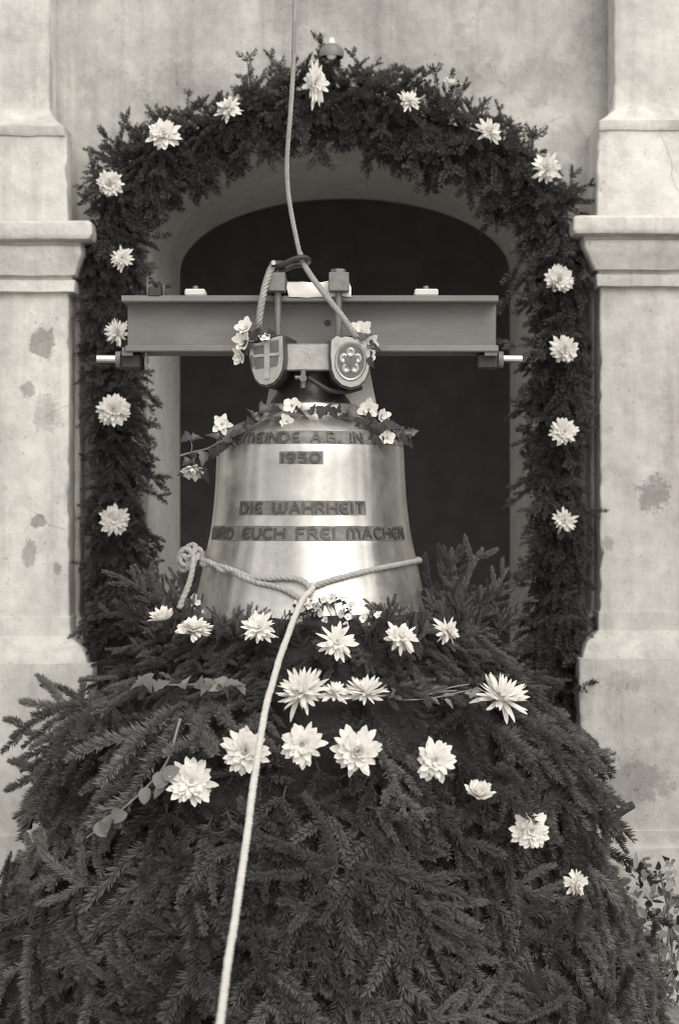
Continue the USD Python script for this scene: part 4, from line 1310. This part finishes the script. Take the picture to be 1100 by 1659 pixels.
for f in [
    ("cup", 264, 1004, 44, "white dahlia facing up, leftmost on the upper fir tier", -10, 62, .08),
    ("round1", 314, 1020, 58, "low broad white dahlia seen from the side on the upper tier's left", 0, 66, .08),
    ("spiky1", 420, 1018, 62, "white dahlia with drooping lower petals left of the rope on the upper tier", -8, 38, .08),
    ("spiky1", 546, 1040, 60, "white dahlia with long ragged petals in front of the bell's foot, right of the rope", 5, 20, .08),
    ("ragged", 650, 1032, 54, "white dahlia right of centre on the upper tier under the bell's edge", 15, 30, .08),
    ("ragged", 726, 1022, 48, "narrow white dahlia seen side-on, rightmost on the upper tier", 40, 20, .08),
    ("spiky0", 490, 1122, 86, "large spiky white dahlia on the ledge touching the rope's right side", -25, 38, .12),
    ("spiky1", 543, 1122, 50, "white dahlia squeezed between the large spiky one and the flattened one on the ledge", 20, 60, .10),
    ("spiky0", 592, 1124, 74, "flattened white dahlia facing upward in the middle of the ledge", 5, 68, .10),
    ("spiky0", 812, 1130, 86, "large spiky white dahlia arching over a dark hollow at the ledge's right end", 18, 52, .12),
    ("open0", 310, 1267, 76, "big pale white dahlia on the lower mound beside the round-leaved twig", 5, 15, .11),
    ("round0", 398, 1217, 74, "big white dahlia on the lower mound crossed by the taut rope", 0, 12, .11),
    ("open1", 489, 1207, 70, "white dahlia with a grey shaded centre and pointed upper petals, right of the rope", 0, 5, .11),
    ("round1", 578, 1218, 78, "largest full white dahlia in the middle of the lower mound", 8, 8, .11),
    ("open1", 705, 1231, 68, "white dahlia with torn top petals on the lower mound below the ledge's right part", 12, 8, .11),
    ("cup", 776, 1290, 52, "small flat white dahlia facing up between the two larger ones at right", 10, 58, .11),
    ("open1", 860, 1347, 64, "greyish white dahlia low on the right side of the mound", 15, 10, .11),
    ("ragged", 934, 1432, 48, "faded torn white dahlia, lowest at the mound's right edge", 40, -5, .11),
]:
    k, px, py, dia, lab, yaw, pit, pr_ = f
    flower(k, px, py, 0, dia, lab, yaw, pit, group=MG, p=mound_front(px, py, pr_ + 0.055))

# small flowers on the bell
BG = "small white flowers tied to the bell"
for f in [
    ("star5", 360, 687, -0.16, 34, "pale five-pointed star flower at the left of the bell's shoulder", -10, 5, 0),
    ("small5", 473, 657, -0.19, 30, "white flower on the bell's crown plate, upper of the two left of centre", 0, 15, None),
    ("small6", 465, 683, -0.24, 28, "white flower just above the shoulder band, lower of the two left of centre", -5, 0, None),
    ("small6", 597, 664, -0.17, 40, "largest white flower at the crown plate's right edge under the grey plate", 10, 10, None),
    ("small6", 618, 674, -0.17, 30, "white flower overlapping the larger one at the bell's right shoulder", 30, 0, None),
    ("small5", 627, 709, -0.24, 26, "white flower with a dark eye hanging over the right end of the shoulder band", 10, 0, None),
    ("small6", 632, 693, -0.22, 24, "thin white flower seen edge-on among the ivy at the right shoulder", 62, 25, None),
    ("cup", 312, 757, -0.12, 44, "drooping dark-backed flower with white petal tips left of the bell", 0, -58, None),
    ("small6", 399, 531, -0.205, 36, "white flower at the foot of the left sling leg", -20, 25, None),
    ("small6", 395, 553, -0.20, 38, "white flower beside the left shield's upper corner", -30, 0, None),
    ("small6", 391, 576, -0.19, 34, "ragged white flower hanging lowest beside the left shield", -40, -20, None),
    ("small5", 428, 548, -0.215, 22, "small white flower lying on the top edge of the left shield", 0, 50, None),
    ("small6", 586, 537, -0.17, 40, "white flower behind the right sling leg's end", 0, 20, None),
    ("small6", 598, 556, -0.18, 34, "white flower at the upper right corner of the round seal", 30, 0, None),
    ("small5", 600, 575, -0.14, 22, "small white flower peeping out beside the round seal's right edge", 45, 0, None),
]:
    k, px, py, y, dia, lab, yaw, pit, spn = f
    flower(k, px, py, y, dia, lab, yaw, pit, spin=spn, name="small_flower", group=BG)


# ------------------------------------------------------------------ leaves
def leaf_mesh(L, w, rng, shape="heart"):
    prof = {"heart": [(0, .10), (.05, .6), (.2, 1.0), (.42, .95), (.68, .62), (.88, .25), (1, 0)],
            "ivy": [(0, .12), (.06, .72), (.22, 1.05), (.34, .62), (.5, .72), (.66, .40), (.84, .2), (1, 0)],
            "round": [(0, .12), (.08, .62), (.28, 1.0), (.55, 1.0), (.8, .7), (.94, .32), (1, 0)],
            "long": [(0, .1), (.15, .7), (.4, 1), (.7, .75), (.9, .3), (1, 0)]}[shape]
    v = []
    bend = rng.normal(0.3, 0.3)
    fold = rng.uniform(0.12, 0.45)
    roll = rng.normal(0, 0.25)
    for t, k in prof:
        for s in (-1, 0, 1):
            v.append((L * t, s * w * k * 0.5, bend * L * t * t * -1 + fold * w * k * abs(s) + roll * s * w * k * t + rng.normal(0, 0.006 * L)))
    n = len(prof)
    f = []
    for k in range(n - 1):
        for s in range(2):
            q = k * 3 + s
            f += [(q, q + 3, q + 4), (q, q + 4, q + 1)]
    return np.array(v), np.array(f)


def add_leaf(parent, p, d, up, L, w, rng, mat, shape):
    v, f = leaf_mesh(L, w, rng, shape)
    M = frame_matrix(p, d, up)
    part(parent, "leaf", (v @ M[:3, :3].T + M[:3, 3], f), mat, 60)


rng = np.random.default_rng(31)
ivy = thing("ivy_garland", "thin ivy garland with dark leaves laid across the bell's shoulder", "garland", W(503, 690, -0.25))
stem = [W(292, 738, -0.10), W(310, 733, -0.11), W(335, 727, -0.12), W(356, 716, -0.15), W(380, 706, -0.19), W(405, 693, -0.215), W(425, 680, -0.215), W(440, 672, -0.195), W(465, 667, -0.19), W(500, 665, -0.19), W(535, 666, -0.19), W(563, 669, -0.19), W(585, 677, -0.20), W(605, 685, -0.22), W(628, 694, -0.22), W(648, 704, -0.19), W(665, 712, -0.15)]
stp = spline(stem, 120)
part(ivy, "stem", tube(stp, 0.0032, 6), M_STEM, 50)
part(ivy, "side_stem", tube(spline([W(310, 733, -0.11), W(311, 722, -0.12), W(309, 712, -0.12)], 8), 0.002, 5), M_STEM, 50)
part(ivy, "side_stem", tube(spline([W(318, 731, -0.11), W(314, 745, -0.12), W(312, 757, -0.12)], 8), 0.002, 5), M_STEM, 50)
ivy_leaves = [(300, 709, 24, -150), (319, 709, 22, 10), (347, 704, 22, 150), (372, 706, 30, 70), (366, 722, 26, 230), (345, 736, 26, 260), (330, 742, 28, 255), (312, 745, 30, 250), (303, 752, 24, 230), (323, 757, 26, 290), (297, 765, 20, 215), (331, 768, 22, 300), (385, 700, 26, 60), (398, 686, 24, 80), (411, 681, 26, 30), (408, 668, 20, 120), (420, 672, 26, 40), (432, 662, 30, 10), (447, 668, 26, -20), (440, 682, 20, 240), (485, 668, 24, -30), (492, 680, 18, 250), (508, 664, 24, 60), (520, 668, 26, 260), (528, 662, 26, 80), (541, 669, 26, 280), (547, 660, 24, 70), (560, 674, 24, 200), (570, 668, 24, 100), (585, 690, 34, 260), (597, 696, 34, 300), (600, 676, 26, 90), (612, 700, 34, 250), (610, 686, 28, 90), (624, 686, 26, 70), (636, 690, 30, 20), (645, 698, 26, 40), (640, 712, 26, 280), (652, 712, 28, 330), (655, 700, 26, 20), (664, 716, 24, 290), (668, 700, 22, 10), (617, 716, 26, 260), (602, 712, 26, 250), (355, 728, 24, 260), (378, 714, 24, 300)]
for px, py, sz, ang in ivy_leaves:
    k = np.argmin([(W(px, py, q[1])[0] - q[0]) ** 2 + (W(px, py, q[1])[2] - q[2]) ** 2 for q in stp])
    y = stp[k][1] - rng.uniform(0.004, 0.03)
    a = math.radians(ang)
    d = np.array([math.cos(a), rng.normal(-0.1, 0.25), math.sin(a)])
    p = W(px, py, y) - unit(d) * sz * S0 * 0.4
    add_leaf(ivy, p, d, np.array([rng.normal(0, .5), -1.0, rng.uniform(0.0, 0.9)]), sz * S0 * 0.9, sz * S0 * rng.uniform(0.6, 0.85), rng, M_IVY, "ivy")

twig = thing("round_leaved_twig", "thin twig with pale round leaves hanging down the mound's left side", "twig", mound_front(245, 1265))
pts = [mound_front(a, b, 0.185) for a, b in ((292, 1165), (285, 1190), (276, 1222), (262, 1248), (243, 1270), (215, 1297), (190, 1318), (165, 1340), (140, 1358))]
part(twig, "stem", tube(spline(pts, 40), np.linspace(0.0038, 0.0022, 40), 6), M_STEM, 50)
for px, py, sz, ang, w in ((264, 1262, 36, 50, .95), (256, 1284, 28, 215, .7), (272, 1218, 12, 160, .9), (236, 1292, 30, 250, .8), (196, 1324, 30, 35, .85), (178, 1332, 36, 60, .95), (166, 1346, 30, 290, .8), (280, 1252, 34, 30, .8)):
    b = mound_front(px, py, 0.205)
    a = math.radians(ang)
    d = np.array([math.cos(a), -0.15, math.sin(a)])
    add_leaf(twig, b - unit(d) * sz * 0.0009, d, np.array([rng.normal(0, .6), -1, rng.normal(0.4, .4)]), sz * 0.0016, sz * w * 0.0015, rng, M_LEAF, "round")

sprig = thing("leafy_sprig", "sprig of small pale lobed leaves lying on the ledge left of the rope", "sprig", mound_front(360, 1112))
pts = [mound_front(a, b, 0.155) for a, b in ((225, 1112), (262, 1110), (300, 1110), (340, 1108), (372, 1110), (396, 1116))]
part(sprig, "stem", tube(spline(pts, 24), 0.0026, 6), M_STEM, 50)
for px, py, sz, ang in ((222, 1112, 34, 200), (240, 1108, 36, 300), (262, 1110, 34, 30), (300, 1106, 24, 70), (325, 1106, 26, 80), (338, 1112, 28, 250), (350, 1118, 28, 200), (352, 1104, 26, 60), (366, 1112, 30, 330), (376, 1106, 28, 20), (388, 1110, 26, 350), (392, 1120, 22, 300), (330, 1120, 24, 220)):
    b = mound_front(px, py, 0.175)
    a = math.radians(ang)
    d = np.array([math.cos(a), -0.2, math.sin(a)])
    add_leaf(sprig, b - unit(d) * sz * 0.0008, d, np.array([0.1, -0.7, 0.9]), sz * 0.0016, sz * 0.0013, rng, M_LEAF, "ivy")

sprig2 = thing("leafy_sprig", "sprig of thin pale stems on the ledge right of the flattened dahlia", "sprig", mound_front(690, 1125))
for a0, b0, a1, b1 in ((630, 1130, 760, 1112), (640, 1126, 740, 1122), (655, 1134, 775, 1120)):
    pts = [mound_front(a0 + (a1 - a0) * t, b0 + (b1 - b0) * t + 3 * math.sin(5 * t), 0.12) for t in np.linspace(0, 1, 6)]
    part(sprig2, "stem", tube(spline(pts, 24), 0.0022, 6), M_STEM, 50)
for k in range(14):
    px, py = rng.uniform(625, 765), rng.uniform(1112, 1134)
    b = mound_front(px, py, 0.13)
    a = rng.uniform(-0.5, 0.9)
    add_leaf(sprig2, b, np.array([math.cos(a), -0.2, math.sin(a)]), np.array([0, -0.8, 0.8]), 0.034, 0.016, rng, M_LEAF, "long")

for lab, spots in (("dark leaves bunched on top of the left shield under the sling leg", ((414, 541, 26, 60), (424, 538, 26, 100), (433, 540, 24, 40), (440, 541, 20, 350), (420, 550, 24, 200), (405, 545, 26, 160), (399, 562, 26, 230), (404, 585, 24, 260), (432, 549, 22, 300))),
                   ("few dark leaves behind the top of the round seal", ((575, 540, 24, 130), (592, 545, 26, 30), (604, 560, 22, 330), (600, 586, 20, 280)))):
    c = W(spots[0][0], spots[0][1], -0.19)
    sh_ = thing("leafy_sprig", lab, "sprig", c)
    part(sh_, "stem", tube(spline([W(a, b, -0.185) for a, b, _, _ in spots[:4]], 12), 0.002, 5), M_STEM, 50)
    for px, py, sz, ang in spots:
        a = math.radians(ang)
        d = np.array([math.cos(a), rng.normal(-0.2, .2), math.sin(a)])
        add_leaf(sh_, W(px, py, -0.195 + rng.uniform(-.02, .01)) - unit(d) * sz * 0.0008, d, np.array([rng.normal(0, .5), -1, .5]), sz * 0.0019, sz * 0.0014, rng, M_IVY, "ivy")

# sprays of tiny white blossoms stuck in at the bell's foot
for px, py, r_, n_, lab in ((326, 986, 22, 12, "spray of tiny white blossoms left of the bell's foot above the broad dahlia"), (441, 984, 20, 7, "dark-leaved blossom spray against the bell just left of the rope tail"),
                            (505, 992, 24, 13, "spray of tiny white blossoms against the bell just right of the rope tail"), (558, 1000, 34, 18, "widest spray of tiny white blossoms at the middle of the bell's foot"), (600, 1008, 16, 6, "small thin spray of white blossoms at the bell's foot left of the narrow gap")):
    c = mound_front(px, py, 0.0)
    c = np.array([c[0], max(c[1], -0.47), c[2]])
    c = W(px, py, c[1])
    sprayt = thing("blossom_spray", lab, "flowers", c)
    root = c + np.array([0, 0.03, -0.09])
    for k in range(n_):
        o = np.array([rng.uniform(-1, 1) * r_ * S0, rng.uniform(-0.05, 0.03), rng.uniform(-0.7, 0.9) * r_ * S0])
        tip = c + o
        part(sprayt, "stem", tube(spline([root + [rng.normal(0, .01), 0, 0], (root + tip) / 2 + [rng.normal(0, .006), 0, 0], tip], 7), 0.0016, 4), M_WOODY)
        x = UsdGeom.Xform.Define(stage, numbered(f"{sprayt.GetPath()}/blossom"))
        fdir = unit([rng.normal(0, .5), -1, rng.normal(0.3, .5)])
        M = frame_matrix(tip - c, np.cross(fdir, [0, .2, 1]), fdir, rng.uniform(0.009, 0.017))
        x.AddTransformOp().Set(gfm(M))
        x.GetPrim().GetReferences().AddInternalReference(FK["small5"])
        x.GetPrim().SetInstanceable(True)
        for q in range(6):
            dd = unit([rng.normal(0, 1), rng.normal(-.4, .5), rng.normal(.5, .7)])
            add_leaf(sprayt, tip + [0, 0.01, -0.012], dd, np.array([0, -1, .4]), rng.uniform(.014, .024), rng.uniform(.007, .011), rng, M_IVY, "long")

# pale dry leaves beside the right pedestal
pale = thing("pale_shrub", "pale dry-leaved shrub at the foot of the right pilaster, half behind the mound", "shrub", W(1062, 1640, 0.15) * [1, 1, 0])
for k in range(9):
    a0 = W(1062 + rng.normal(0, 8), 1640, 0.15)
    a1 = W(rng.uniform(1022, 1120), rng.uniform(1400, 1560), rng.uniform(0.0, 0.35))
    part(pale, "stem", tube(spline([a0, (a0 + a1) / 2 + [rng.normal(0, .03), 0, 0.03], a1], 10), 0.004, 5), M_STEM, 50)
for k in range(300):
    px, py = rng.uniform(1012, 1125), rng.uniform(1390, 1640)
    if px < 1030 and py < 1400:
        continue
    p = W(px, py, rng.uniform(-0.05, 0.40))
    d = unit(rng.normal(0, 1, 3) + [0, -0.3, -0.3])
    add_leaf(pale, p, d, unit(rng.normal(0, .5, 3) + [0, -0.6, 0.7]), rng.uniform(0.022, 0.055), rng.uniform(0.012, 0.032), rng, M_PALELEAF if rng.random() < 0.7 else M_IVY, "long" if k % 3 else "ivy")
